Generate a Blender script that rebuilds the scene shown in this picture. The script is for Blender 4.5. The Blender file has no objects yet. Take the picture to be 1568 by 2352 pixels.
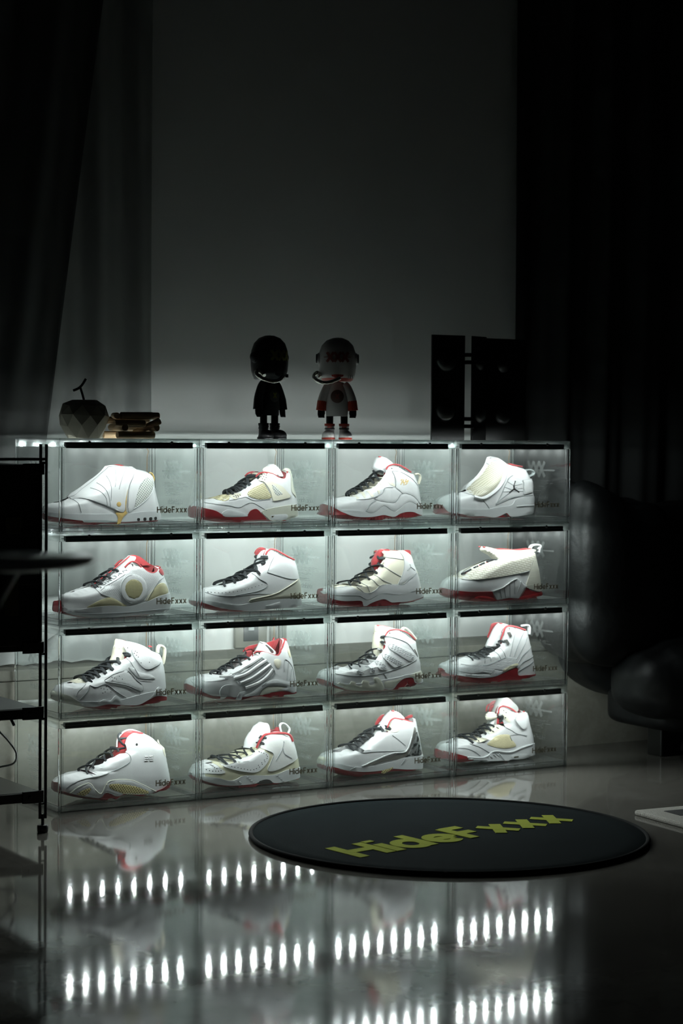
import bpy, bmesh, math, random
from mathutils import Vector, Matrix
from mathutils.geometry import delaunay_2d_cdt

scene = bpy.context.scene
COL = scene.collection
random.seed(7)

# ------------------------------------------------------------------ camera, world, exposure
cam_data = bpy.data.cameras.new("camera")
cam = bpy.data.objects.new("camera", cam_data)
COL.objects.link(cam)
cam_data.sensor_fit = 'HORIZONTAL'
cam_data.sensor_width = 24.0
cam_data.lens = 75.91
cam_data.clip_end = 60.0
_r = Vector((0.85327852, -0.5213982, 0.00772483))
_f = Vector((0.52129469, 0.85255411, -0.03746122))
_u = _r.cross(_f)
_m = Matrix((_r, _u, -_f)).transposed().to_4x4()
_m.translation = Vector((-1.99216905, -4.47370931, 0.86807863))
cam.matrix_world = _m
cam_data.dof.use_dof = True
cam_data.dof.focus_distance = 5.0
cam_data.dof.aperture_fstop = 5.0
scene.camera = cam

world = bpy.data.worlds.new("night_room")
scene.world = world
world.use_nodes = True
world.node_tree.nodes["Background"].inputs[0].default_value = (0.55, 0.62, 0.65, 1)
world.node_tree.nodes["Background"].inputs[1].default_value = 0.0025

scene.view_settings.view_transform = 'Standard'
scene.view_settings.look = 'None'
scene.view_settings.gamma = 1.0
scene.view_settings.use_curve_mapping = False
scene.view_settings.exposure = 0.0
scene.cycles.transparent_max_bounces = 40
scene.cycles.max_bounces = 6
scene.cycles.diffuse_bounces = 3
scene.cycles.glossy_bounces = 3
scene.cycles.transmission_bounces = 5
scene.cycles.sample_clamp_indirect = 6.0
scene.cycles.use_denoising = True
scene.cycles.use_adaptive_sampling = False

LED_STRENGTH = 1640

# ------------------------------------------------------------------ mesh helpers
def interp(x, xs, ys):
    if x <= xs[0]: return ys[0]
    if x >= xs[-1]: return ys[-1]
    lo, hi = 0, len(xs) - 1
    while hi - lo > 1:
        m = (lo + hi) // 2
        if xs[m] <= x: lo = m
        else: hi = m
    t = (x - xs[lo]) / max(xs[hi] - xs[lo], 1e-9)
    return ys[lo] + (ys[hi] - ys[lo]) * t

def smooth_line(pts, step, closed=False):
    """Catmull-Rom through the points, resampled about every `step`."""
    n = len(pts)
    if n < 3 and not closed:
        a, b = pts[0], pts[-1]
        k = max(1, int(math.dist(a, b) / step))
        return [tuple(a[i] + (b[i] - a[i]) * j / k for i in range(len(a))) for j in range(k + 1)]
    out = []
    segs = n if closed else n - 1
    for i in range(segs):
        p1, p2 = pts[i], pts[(i + 1) % n]
        p0 = pts[i - 1] if (closed or i > 0) else p1
        p3 = pts[(i + 2) % n] if (closed or i + 2 < n) else p2
        k = max(1, int(math.dist(p1, p2) / step))
        for j in range(k):
            t = j / k
            out.append(tuple(0.5 * ((2 * b) + (-a + c) * t + (2 * a - 5 * b + 4 * c - d) * t * t + (-a + 3 * b - 3 * c + d) * t ** 3)
                             for a, b, c, d in zip(p0, p1, p2, p3)))
    if not closed: out.append(tuple(pts[-1]))
    return out

class Last:
    """Half-width of a shoe (mm) at every point of its side view, from its silhouette."""
    def __init__(self, outline, vthroat, vtop, h0max=19.0, n=220):
        us = [p[0] for p in outline]; vs = [p[1] for p in outline]
        self.u0, self.u1 = min(us), max(us); self.L = self.u1 - self.u0
        self.v0, self.v1 = min(vs), max(vs)
        self.vthroat, self.vtop, self.h0max = vthroat, vtop, h0max
        self.gv, self.uf, self.ub = [], [], []
        m = len(outline)
        for k in range(n + 1):
            v = self.v0 + 0.05 + (self.v1 - self.v0 - 0.1) * k / n
            xs = []
            for i in range(m):
                a, b = outline[i], outline[(i + 1) % m]
                if (a[1] - v) * (b[1] - v) < 0:
                    xs.append(a[0] + (b[0] - a[0]) * (v - a[1]) / (b[1] - a[1]))
            if xs:
                self.gv.append(v); self.uf.append(min(xs)); self.ub.append(max(xs))
    def h(self, u, v):
        s = (u - self.u0) / self.L
        W = interp(s, (0, .12, .3, .45, .62, .8, 1), (44, 49, 52, 48, 41, 38, 37))
        W *= 1.0 - 0.0019 * max(0.0, v - 38.0)
        uf = interp(v, self.gv, self.uf); ub = interp(v, self.gv, self.ub)
        t = min(1.0, max(0.0, (v - self.vthroat + 6.0) / 22.0)); t = t * t * (3 - 2 * t)
        h0 = self.h0max * t
        q = min(1.0, max(0.0, (u - uf) / (62.0 - 24.0 * t)))
        F = (1.0 - (1.0 - q) ** 2.3) ** (1 / 2.3)
        if self.h0max < 10:            # closed ridge over the instep
            F += (math.sin(min(1.0, max(0.0, (u - uf) / 66.0)) * math.pi / 2) ** 0.85 - F) * t
        q = min(1.0, max(0.0, (ub - u) / 38.0))
        B = (1.0 - (1.0 - q) ** 2.2) ** (1 / 2.2)
        return (min(h0, W) + (W - min(h0, W)) * F) * B


def link(name, me, mat=None, parent=None, smooth=False):
    o = bpy.data.objects.new(name, me)
    COL.objects.link(o)
    if mat is not None and not me.materials: me.materials.append(mat)
    if parent is not None: o.parent = parent
    if smooth:
        for p in me.polygons: p.use_smooth = True
        me.set_sharp_from_angle(angle=0.85)
    return o

def empty(name, loc, label=None, cat=None, group=None, kind=None, rotz=0.0):
    o = bpy.data.objects.new(name, None)
    COL.objects.link(o)
    o.location = loc
    o.rotation_euler = (0, 0, rotz)
    o.empty_display_size = 0.05
    tag(o, label, cat, group, kind)
    return o

def tag(o, label=None, cat=None, group=None, kind=None):
    if label: o["label"] = label
    if cat: o["category"] = cat
    if group: o["group"] = group
    if kind: o["kind"] = kind
    return o

def mesh_of(bm, name, recalc=True):
    if recalc: bmesh.ops.recalc_face_normals(bm, faces=bm.faces)
    me = bpy.data.meshes.new(name)
    bm.to_mesh(me); bm.free()
    return me

def add_box(bm, x0, x1, y0, y1, z0, z1, bev=0.0, seg=2):
    r = bmesh.ops.create_cube(bm, size=1.0)
    vs = r['verts']
    for v in vs:
        v.co = Vector(((x0 + x1) / 2 + v.co.x * (x1 - x0), (y0 + y1) / 2 + v.co.y * (y1 - y0), (z0 + z1) / 2 + v.co.z * (z1 - z0)))
    if bev > 0:
        es = list({e for v in vs for e in v.link_edges})
        bmesh.ops.bevel(bm, geom=es, offset=bev, segments=seg, affect='EDGES', profile=0.5)

def box_mesh(name, *a, **k):
    bm = bmesh.new(); add_box(bm, *a, **k)
    return mesh_of(bm, name)

def add_tube(bm, pts, r, n=8, flat=1.0, cap=True, flat_dir=None):
    """Sweep a circle (or flattened circle) along 3D points; r may be a list."""
    pts = [Vector(p) for p in pts]
    m = len(pts)
    rings = []
    up = None
    for i, p in enumerate(pts):
        t = (pts[min(i + 1, m - 1)] - pts[max(i - 1, 0)])
        if t.length < 1e-9: t = Vector((0, 0, 1))
        t.normalize()
        if up is None:
            up = Vector(flat_dir) if flat_dir is not None else (Vector((0, 0, 1)) if abs(t.z) < 0.9 else Vector((1, 0, 0)))
        a = up - t * up.dot(t)
        if a.length < 1e-6: a = t.orthogonal()
        a.normalize(); up = a
        b = t.cross(a)
        rr = r[i] if isinstance(r, (list, tuple)) else r
        rings.append([bm.verts.new(p + a * (rr * flat * math.cos(2 * math.pi * k / n)) + b * (rr * math.sin(2 * math.pi * k / n))) for k in range(n)])
    for i in range(m - 1):
        for k in range(n):
            bm.faces.new((rings[i][k], rings[i][(k + 1) % n], rings[i + 1][(k + 1) % n], rings[i + 1][k]))
    if cap:
        bm.faces.new(list(reversed(rings[0]))); bm.faces.new(rings[-1])

def tube_obj(name, pts, r, mat, parent=None, n=8, flat=1.0, step=None, flat_dir=None):
    if step: pts = smooth_line([tuple(p) for p in pts], step)
    bm = bmesh.new(); add_tube(bm, pts, r, n, flat, True, flat_dir)
    return link(name, mesh_of(bm, name), mat, parent, True)

def add_lathe(bm, prof, n=24, cx=0.0, cy=0.0, sx=1.0, sy=1.0):
    rings = []
    for r, z in prof:
        if r < 1e-6: rings.append([bm.verts.new((cx, cy, z))])
        else: rings.append([bm.verts.new((cx + sx * r * math.cos(2 * math.pi * k / n), cy + sy * r * math.sin(2 * math.pi * k / n), z)) for k in range(n)])
    for a, b in zip(rings, rings[1:]):
        if len(a) == 1 and len(b) == 1: continue
        if len(a) == 1:
            for k in range(n): bm.faces.new((a[0], b[k], b[(k + 1) % n]))
        elif len(b) == 1:
            for k in range(n): bm.faces.new((a[k], a[(k + 1) % n], b[0]))
        else:
            for k in range(n): bm.faces.new((a[k], a[(k + 1) % n], b[(k + 1) % n], b[k]))
    if len(rings[0]) > 1: bm.faces.new(list(reversed(rings[0])))
    if len(rings[-1]) > 1: bm.faces.new(rings[-1])

def lathe_obj(name, prof, mat, parent=None, n=24, smooth=True, **k):
    bm = bmesh.new(); add_lathe(bm, prof, n, **k)
    return link(name, mesh_of(bm, name), mat, parent, smooth)

# lettering built from strokes -----------------------------------------------------
def _arc(cx, cy, rx, ry, a0, a1, n=18):
    return [(cx + rx * math.cos(math.radians(a0 + (a1 - a0) * i / n)), cy + ry * math.sin(math.radians(a0 + (a1 - a0) * i / n))) for i in range(n + 1)]
GLYPH = {
 'H': (.66, [[(0, 0), (0, 1)], [(.66, 0), (.66, 1)], [(0, .5), (.66, .5)]]),
 'i': (.0, [[(0, 0), (0, .7)], [(0, .9), (0, 1.04)]]),
 'd': (.56, [_arc(.28, .35, .28, .29, 0, 360, 24), [(.56, 0), (.56, 1.02)]]),
 'e': (.56, [_arc(.28, .35, .28, .29, 0, 318, 22), [(.03, .34), (.56, .34)]]),
 'F': (.46, [[(0, 0), (0, 1)], [(0, .92), (.46, .92)], [(0, .5), (.42, .5)]]),
 'x': (.5, [[(0, 0), (.5, .7)], [(0, .7), (.5, 0)]]),
 'X': (.66, [[(0, 0), (.66, 1)], [(0, 1), (.66, 0)]]),
 'J': (.4, [[(.4, 1), (.4, .25)] + _arc(.2, .25, .2, .25, 0, -180, 8)]),
 'O': (.6, [_arc(.3, .5, .3, .5, 0, 360, 16)]),
 'R': (.5, [[(0, 0), (0, 1), (.35, 1), (.5, .85), (.5, .65), (.35, .5), (0, .5)], [(.25, .5), (.5, 0)]]),
 'D': (.55, [[(0, 0), (0, 1), (.3, 1), (.55, .75), (.55, .25), (.3, 0), (0, 0)]]),
 'A': (.6, [[(0, 0), (.3, 1), (.6, 0)], [(.12, .38), (.48, .38)]]),
 'N': (.55, [[(0, 0), (0, 1), (.55, 0), (.55, 1)]]),
 '2': (.5, [[(0, .95), (.5, .95), (.5, .5), (0, .5), (0, .03), (.5, .03)]]),
 '5': (.5, [[(.5, .95), (0, .95), (0, .5), (.5, .5), (.5, .03), (0, .03)]]),
}
def text_strokes(word, weight, gap):
    x = 0.0; out = []
    for ch in word:
        w, st = GLYPH[ch]
        for s in st: out.append([(x + a, b) for a, b in s])
        x += w + weight + gap
    return out, x - gap - weight

def add_stroke(bm, pts, w, fn, th):
    """A flat bar of width w along 2D points, mapped by fn(x, y, lift) to 3D, with thickness th."""
    m = len(pts)
    L, Rr = [], []
    closed = math.dist(pts[0], pts[-1]) < 1e-6
    for i, p in enumerate(pts):
        if closed:
            a = pts[(i - 1) % (m - 1)] if i not in (0, m - 1) else pts[m - 2]
            b = pts[(i + 1) % (m - 1)] if i not in (0, m - 1) else pts[1]
        else:
            a, b = pts[max(i - 1, 0)], pts[min(i + 1, m - 1)]
        if not closed and 0 < i < m - 1:
            d1 = Vector((p[0] - a[0], p[1] - a[1])).normalized(); d2 = Vector((b[0] - p[0], b[1] - p[1])).normalized()
            t = (d1 + d2)
            if t.length < 1e-6: t = d1
            t.normalize(); k = 1.0 / max(0.45, abs(d1.dot(t)))
        else:
            t = Vector((b[0] - a[0], b[1] - a[1])).normalized(); k = 1.0
        nx, ny = -t.y * w / 2 * k, t.x * w / 2 * k
        L.append((p[0] + nx, p[1] + ny)); Rr.append((p[0] - nx, p[1] - ny))
    top = [(bm.verts.new(fn(a[0], a[1], th)), bm.verts.new(fn(b[0], b[1], th))) for a, b in zip(L, Rr)]
    bot = [(bm.verts.new(fn(a[0], a[1], 0)), bm.verts.new(fn(b[0], b[1], 0))) for a, b in zip(L, Rr)]
    for i in range(m - 1):
        bm.faces.new((top[i][0], top[i][1], top[i + 1][1], top[i + 1][0]))
        bm.faces.new((bot[i][0], bot[i + 1][0], bot[i + 1][1], bot[i][1]))
        bm.faces.new((top[i][0], top[i + 1][0], bot[i + 1][0], bot[i][0]))
        bm.faces.new((top[i][1], bot[i][1], bot[i + 1][1], top[i + 1][1]))
    for e in (0, m - 1):
        bm.faces.new((top[e][0], bot[e][0], bot[e][1], top[e][1]))

def lettering(word, weight, gap, fn, th):
    bm = bmesh.new()
    st, w = text_strokes(word, weight, gap)
    for i, s in enumerate(st): add_stroke(bm, s, weight, fn, th * (1 + .06 * (i % 5)))
    return mesh_of(bm, "lettering"), w

# ------------------------------------------------------------------ materials
def new_mat(name):
    m = bpy.data.materials.new(name); m.use_nodes = True
    nt = m.node_tree
    return m, nt, nt.nodes["Principled BSDF"]

def node(nt, kind, **props):
    n = nt.nodes.new(kind)
    for k, v in props.items():
        if k.startswith('_'): setattr(n, k[1:], v)
        else: n.inputs[k].default_value = v
    return n

def simple(name, col, rough=0.5, metal=0.0, bump=None, vary=None, spec=0.5, coat=0.0, sheen=0.0):
    m, nt, b = new_mat(name)
    b.inputs['Base Color'].default_value = (*col, 1)
    b.inputs['Roughness'].default_value = rough
    b.inputs['Metallic'].default_value = metal
    b.inputs['Specular IOR Level'].default_value = spec
    b.inputs['Coat Weight'].default_value = coat
    b.inputs['Sheen Weight'].default_value = sheen
    tc = nt.nodes.new('ShaderNodeTexCoord')
    if vary:
        sc, amt = vary
        n = node(nt, 'ShaderNodeTexNoise', Scale=sc, Detail=5.0)
        nt.links.new(tc.outputs['Object'], n.inputs['Vector'])
        r = nt.nodes.new('ShaderNodeMix'); r.data_type = 'RGBA'
        r.inputs[6].default_value = (*[c * (1 - amt) for c in col], 1)
        r.inputs[7].default_value = (*[min(1, c * (1 + amt)) for c in col], 1)
        nt.links.new(n.outputs['Fac'], r.inputs[0]); nt.links.new(r.outputs[2], b.inputs['Base Color'])
    if bump:
        sc, st, dist = bump
        n = node(nt, 'ShaderNodeTexNoise', Scale=sc, Detail=3.0)
        nt.links.new(tc.outputs['Object'], n.inputs['Vector'])
        bp = node(nt, 'ShaderNodeBump', Strength=st, Distance=dist)
        nt.links.new(n.outputs['Fac'], bp.inputs['Height']); nt.links.new(bp.outputs['Normal'], b.inputs['Normal'])
    return m

def patterned(name, c1, c2, kind, scale, rough=0.6, dist=0.0006, rot=0.0, metal=0.0, thresh=0.5):
    """Fabric nets, weaves and ribs on the shoes' side plane (object x / z)."""
    m, nt, b = new_mat(name)
    b.inputs['Roughness'].default_value = rough; b.inputs['Metallic'].default_value = metal
    tc = nt.nodes.new('ShaderNodeTexCoord')
    mp = nt.nodes.new('ShaderNodeMapping'); mp.inputs['Rotation'].default_value = (math.pi / 2, 0, rot)
    nt.links.new(tc.outputs['Object'], mp.inputs['Vector'])
    if kind == 'net':
        sep = nt.nodes.new('ShaderNodeSeparateXYZ'); nt.links.new(mp.outputs['Vector'], sep.inputs[0])
        outs = []
        for ax in (0, 1):
            mu = node(nt, 'ShaderNodeMath', _operation='MULTIPLY'); mu.inputs[1].default_value = scale
            nt.links.new(sep.outputs[ax], mu.inputs[0])
            si = node(nt, 'ShaderNodeMath', _operation='SINE'); nt.links.new(mu.outputs[0], si.inputs[0])
            outs.append(si)
        mx = node(nt, 'ShaderNodeMath', _operation='MAXIMUM')
        nt.links.new(outs[0].outputs[0], mx.inputs[0]); nt.links.new(outs[1].outputs[0], mx.inputs[1])
        ma = node(nt, 'ShaderNodeMapRange'); ma.inputs[1].default_value = -0.6; ma.inputs[2].default_value = 0.9
        nt.links.new(mx.outputs[0], ma.inputs[0]); fac = ma.outputs[0]
    elif kind == 'rib':
        w = node(nt, 'ShaderNodeTexWave', Scale=scale, Distortion=0.3); w.bands_direction = 'Y'
        nt.links.new(mp.outputs['Vector'], w.inputs['Vector']); fac = w.outputs['Fac']
    elif kind == 'weave':
        w = node(nt, 'ShaderNodeTexBrick', Scale=scale); w.inputs['Mortar Size'].default_value = 0.035
        w.inputs['Color1'].default_value = (1, 1, 1, 1); w.inputs['Color2'].default_value = (.8, .8, .8, 1); w.inputs['Mortar'].default_value = (0, 0, 0, 1)
        nt.links.new(mp.outputs['Vector'], w.inputs['Vector']); fac = w.outputs['Color']
    else:
        w = node(nt, 'ShaderNodeTexVoronoi', Scale=scale)
        nt.links.new(mp.outputs['Vector'], w.inputs['Vector']); fac = w.outputs['Distance']
        if kind == 'camo':
            ma = node(nt, 'ShaderNodeTexNoise', Scale=scale, Detail=2.0); nt.links.new(mp.outputs['Vector'], ma.inputs['Vector'])
            rp = nt.nodes.new('ShaderNodeValToRGB'); rp.color_ramp.elements[0].position = 0.47; rp.color_ramp.elements[1].position = 0.53
            nt.links.new(ma.outputs['Fac'], rp.inputs[0]); fac = rp.outputs['Color']
    mix = nt.nodes.new('ShaderNodeMix'); mix.data_type = 'RGBA'
    mix.inputs[6].default_value = (*c1, 1); mix.inputs[7].default_value = (*c2, 1)
    nt.links.new(fac, mix.inputs[0]); nt.links.new(mix.outputs[2], b.inputs['Base Color'])
    if dist > 0:
        bp = node(nt, 'ShaderNodeBump', Strength=0.6, Distance=dist)
        nt.links.new(fac, bp.inputs['Height']); nt.links.new(bp.outputs['Normal'], b.inputs['Normal'])
    return m

def acrylic(name, tint, haze=0.02, rough=0.03, gain=1.0, base=0.04, edge=0.9, dust=0.0):
    """Thin clear plastic sheet: lets light straight through, mirrors more at grazing angles, faint milky haze."""
    m = bpy.data.materials.new(name); m.use_nodes = True
    nt = m.node_tree; nt.nodes.clear()
    out = nt.nodes.new('ShaderNodeOutputMaterial')
    tr = nt.nodes.new('ShaderNodeBsdfTransparent'); tr.inputs[0].default_value = (*tint, 1)
    gl = nt.nodes.new('ShaderNodeBsdfGlossy'); gl.inputs['Roughness'].default_value = rough
    df = nt.nodes.new('ShaderNodeBsdfTranslucent'); df.inputs[0].default_value = (.90, .92, .91, 1)
    d2 = nt.nodes.new('ShaderNodeBsdfDiffuse'); d2.inputs[0].default_value = (.90, .92, .91, 1)
    hz = nt.nodes.new('ShaderNodeMixShader'); hz.inputs[0].default_value = 0.5
    nt.links.new(df.outputs[0], hz.inputs[1]); nt.links.new(d2.outputs[0], hz.inputs[2])
    m1 = nt.nodes.new('ShaderNodeMixShader'); m1.inputs[0].default_value = haze
    if dust > 0:
        tc = nt.nodes.new('ShaderNodeTexCoord'); n = node(nt, 'ShaderNodeTexNoise', Scale=22.0, Detail=8.0, Roughness=0.7)
        nt.links.new(tc.outputs['Object'], n.inputs['Vector'])
        mr = node(nt, 'ShaderNodeMapRange'); mr.inputs[1].default_value = 0.45; mr.inputs[2].default_value = 0.8
        mr.inputs[3].default_value = haze; mr.inputs[4].default_value = haze + dust
        nt.links.new(n.outputs['Fac'], mr.inputs[0]); nt.links.new(mr.outputs[0], m1.inputs[0])
    if haze > 0:
        nt.links.new(tr.outputs[0], m1.inputs[1]); nt.links.new(hz.outputs[0], m1.inputs[2])
    else: m1 = tr
    lw = nt.nodes.new('ShaderNodeLayerWeight'); lw.inputs[0].default_value = 0.5
    pw = node(nt, 'ShaderNodeMath', _operation='POWER'); pw.inputs[1].default_value = 5.0
    nt.links.new(lw.outputs['Facing'], pw.inputs[0])
    mr2 = node(nt, 'ShaderNodeMapRange'); mr2.inputs[3].default_value = base; mr2.inputs[4].default_value = edge
    nt.links.new(pw.outputs[0], mr2.inputs[0])
    m2 = nt.nodes.new('ShaderNodeMixShader')
    nt.links.new(mr2.outputs[0], m2.inputs[0]); nt.links.new(m1.outputs[0], m2.inputs[1]); nt.links.new(gl.outputs[0], m2.inputs[2])
    nt.links.new(m2.outputs[0], out.inputs[0])
    return m

M = {}
M['W'] = simple('white_leather', (.58, .592, .595), .42, bump=(520, .35, .0006))
M['W2'] = simple('embossed_white', (.56, .57, .555), .5, bump=(240, .5, .001))
M['WP'] = simple('white_patent', (.60, .61, .62), .10, coat=.6)
M['S'] = simple('white_rubber', (.55, .57, .575), .38)
M['R'] = simple('red_rubber', (.195, .010, .014), .38, vary=(60, .12))
M['R2'] = simple('bright_red_rubber', (.30, .015, .018), .4)
M['L'] = simple('red_lining', (.27, .011, .015), .8, vary=(700, .35), bump=(900, .4, .0005), sheen=.3)
M['C'] = simple('cream_fabric', (.60, .58, .47), .6, bump=(700, .2, .0003))
M['C2'] = simple('off_white_rubber', (.50, .51, .43), .42)
M['Y'] = simple('tan_elastic', (.55, .38, .13), .5)
M['Y2'] = simple('pale_tan', (.58, .55, .38), .5)
M['O'] = simple('dark_olive', (.075, .07, .04), .3)
M['O2'] = simple('olive_beige', (.44, .41, .25), .45, bump=(600, .2, .0004))
M['O3'] = patterned('olive_perforated', (.17, .16, .08), (.36, .33, .18), 'net', 1900, .5, .0003)
M['O4'] = simple('beige_translucent', (.52, .51, .37), .3, coat=.3)
M['M'] = patterned('cream_net', (.16, .14, .07), (.60, .56, .36), 'net', 1500, .6, .0006, rot=.35)
M['M2'] = patterned('cream_fine_net', (.42, .38, .22), (.62, .57, .36), 'net', 1700, .6, .0004, rot=.3)
M['MC'] = patterned('clear_cream_net', (.20, .19, .14), (.48, .465, .37), 'net', 1700, .35, .0005, rot=.5)
M['MW'] = patterned('woven_cream', (.36, .35, .28), (.62, .61, .53), 'weave', 42, .6, .0012, rot=-.25)
M['MR'] = patterned('ribbed_cream', (.40, .40, .33), (.62, .62, .54), 'rib', 110, .5, .001)
M['MT'] = patterned('textured_white', (.52, .54, .55), (.62, .64, .65), 'net', 1500, .5, .0005)
M['MK'] = patterned('knit_white', (.46, .44, .37), (.62, .60, .53), 'net', 1500, .7, .0005)
M['GM'] = patterned('grey_net', (.16, .18, .17), (.56, .58, .54), 'net', 1300, .5, .0006, rot=.9)
M['GO'] = patterned('gold_net', (.13, .10, .04), (.72, .62, .30), 'net', 1250, .35, .0007, rot=.6, metal=.3)
M['CH'] = patterned('chrome_camo', (.05, .06, .06), (.52, .55, .54), 'camo', 90, .15, 0, metal=.8)
M['AG'] = simple('silver', (.55, .55, .52), .22, metal=.9)
M['AT'] = simple('silver_tongue', (.40, .42, .40), .35, metal=.3)
M['T'] = simple('smoky_rubber', (.32, .36, .36), .18, coat=.4)
M['TL'] = simple('clear_toggle', (.62, .60, .50), .1, coat=.8)
M['G'] = simple('seam_thread', (.25, .27, .27), .7)
M['G2'] = simple('groove_grey', (.30, .32, .33), .6)
M['G2t'] = simple('faded_print', (.46, .46, .40), .6)
M['G3'] = simple('olive_grey', (.36, .36, .29), .45)
M['D'] = simple('black_hole', (.012, .012, .011), .6)
M['D2'] = simple('dark_red', (.09, .004, .006), .5)
M['K'] = simple('black_lace', (.010, .013, .015), .75, bump=(1500, .4, .0005))

M['acrylic'] = acrylic('clear_acrylic', (.98, .988, .985), 0, .015)
M['acrylic_side'] = acrylic('clear_acrylic_side', (.962, .98, .976), .020, .02)
M['acrylic_front'] = acrylic('clear_acrylic_front', (.982, .99, .987), 0.012, .015)
M['acrylic_back'] = acrylic('clear_acrylic_back', (.97, .98, .977), .012, .03)
M['rail'] = acrylic('clear_rail', (.88, .90, .895), .035, .10, base=.09)
M['base_rail'] = acrylic('clear_base_rail', (.88, .90, .90), .06, .14, base=.12)
M['tray'] = acrylic('clear_tray', (.94, .955, .95), .05, .05, base=.13)
M['etch'] = acrylic('etched_acrylic', (.92, .94, .935), .11, .4, base=.06)
M['edge_shade'] = acrylic('painted_edge_shade', (.30, .34, .34), .01, .1)  # dark tint for the painted shade lines along the box edges
M['glass'] = None
m, nt, b = new_mat('acrylic_edge')
b.inputs['Base Color'].default_value = (.90, .945, .94, 1); b.inputs['Roughness'].default_value = .03
b.inputs['Transmission Weight'].default_value = 1.0; b.inputs['IOR'].default_value = 1.47
M['glass'] = m
M['print'] = acrylic('taupe_print', (.56, .52, .45), .34, .4)
M['print'].node_tree.nodes['Translucent BSDF'].inputs[0].default_value = (.50, .45, .36, 1); M['print'].node_tree.nodes['Diffuse BSDF'].inputs[0].default_value = (.50, .45, .36, 1)
M['bar'] = simple('led_bar_black', (.006, .007, .007), .35)
M['screw'] = simple('screw_steel', (.25, .26, .25), .3, metal=.9)
M['wire'] = simple('orange_wire', (.45, .22, .06), .5)
m, nt, b = new_mat('led_glow')
b.inputs['Base Color'].default_value = (.8, .8, .8, 1)
b.inputs['Emission Color'].default_value = (.91, 1.0, .985, 1); b.inputs['Emission Strength'].default_value = LED_STRENGTH
M['led'] = m

# walls, floor
m, nt, b = new_mat('wall_plaster')
tc = nt.nodes.new('ShaderNodeTexCoord')
n1 = node(nt, 'ShaderNodeTexNoise', Scale=3.0, Detail=8.0); nt.links.new(tc.outputs['Object'], n1.inputs['Vector'])
mx = nt.nodes.new('ShaderNodeMix'); mx.data_type = 'RGBA'
mx.inputs[6].default_value = (.86, .86, .845, 1); mx.inputs[7].default_value = (.92, .92, .905, 1)
nt.links.new(n1.outputs['Fac'], mx.inputs[0]); nt.links.new(mx.outputs[2], b.inputs['Base Color'])
b.inputs['Roughness'].default_value = .85
M['wall'] = m

def concrete(name, c1, c2, rough, r2, scale, spec=0.5, coat=0.0, bump=.1):
    m, nt, b = new_mat(name)
    tc = nt.nodes.new('ShaderNodeTexCoord')
    a = node(nt, 'ShaderNodeTexNoise', Scale=scale, Detail=10.0, Roughness=.65, Distortion=.6)
    f = node(nt, 'ShaderNodeTexNoise', Scale=scale * 14, Detail=6.0)
    nt.links.new(tc.outputs['Object'], a.inputs['Vector']); nt.links.new(tc.outputs['Object'], f.inputs['Vector'])
    rp = nt.nodes.new('ShaderNodeValToRGB')
    rp.color_ramp.elements[0].position = .32; rp.color_ramp.elements[0].color = (*c1, 1)
    rp.color_ramp.elements[1].position = .68; rp.color_ramp.elements[1].color = (*c2, 1)
    ad = node(nt, 'ShaderNodeMath', _operation='MULTIPLY_ADD'); ad.inputs[1].default_value = .25; 
    nt.links.new(f.outputs['Fac'], ad.inputs[0]); 
    sb = node(nt, 'ShaderNodeMath', _operation='SUBTRACT'); sb.inputs[1].default_value = .125
    nt.links.new(a.outputs['Fac'], sb.inputs[0]); nt.links.new(sb.outputs[0], ad.inputs[2])
    nt.links.new(ad.outputs[0], rp.inputs[0]); nt.links.new(rp.outputs[0], b.inputs['Base Color'])
    mr = node(nt, 'ShaderNodeMapRange'); mr.inputs[3].default_value = rough; mr.inputs[4].default_value = r2
    nt.links.new(a.outputs['Fac'], mr.inputs[0]); nt.links.new(mr.outputs[0], b.inputs['Roughness'])
    b.inputs['Specular IOR Level'].default_value = spec; b.inputs['Coat Weight'].default_value = coat; b.inputs['Coat Roughness'].default_value = .06
    if bump:
        bp = node(nt, 'ShaderNodeBump', Strength=bump, Distance=.002); nt.links.new(f.outputs['Fac'], bp.inputs['Height']); nt.links.new(bp.outputs[0], b.inputs['Normal'])
    return m
M['plinth'] = concrete('plinth_concrete', (.19, .18, .148), (.33, .315, .27), .6, .8, 5.0)
M['floor'] = concrete('polished_concrete', (.085, .08, .07), (.145, .138, .122), .05, .075, 2.2, spec=.34, bump=0)

# ------------------------------------------------------------------ the room
WALL_Y, LEDGE_Y, LEDGE_Z = 0.470, 0.272, 0.297
bm = bmesh.new(); add_box(bm, -3.5, 4.5, -6.0, LEDGE_Y + .25, -0.06, 0.0)
tag(link('floor', mesh_of(bm, 'floor'), M['floor']), kind='structure')
bm = bmesh.new(); add_box(bm, -3.5, 4.5, WALL_Y, WALL_Y + .12, 0.0, 3.2)
tag(link('wall_back', mesh_of(bm, 'wall_back'), M['wall']), kind='structure')
bm = bmesh.new(); add_box(bm, -3.5, 4.5, LEDGE_Y, WALL_Y, 0.0, LEDGE_Z - .028)
add_box(bm, -3.5, 4.5, LEDGE_Y - .006, WALL_Y, LEDGE_Z - .026, LEDGE_Z, bev=.003)
tag(link('trim_1', mesh_of(bm, 'trim_1'), M['plinth']), kind='structure')

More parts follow.
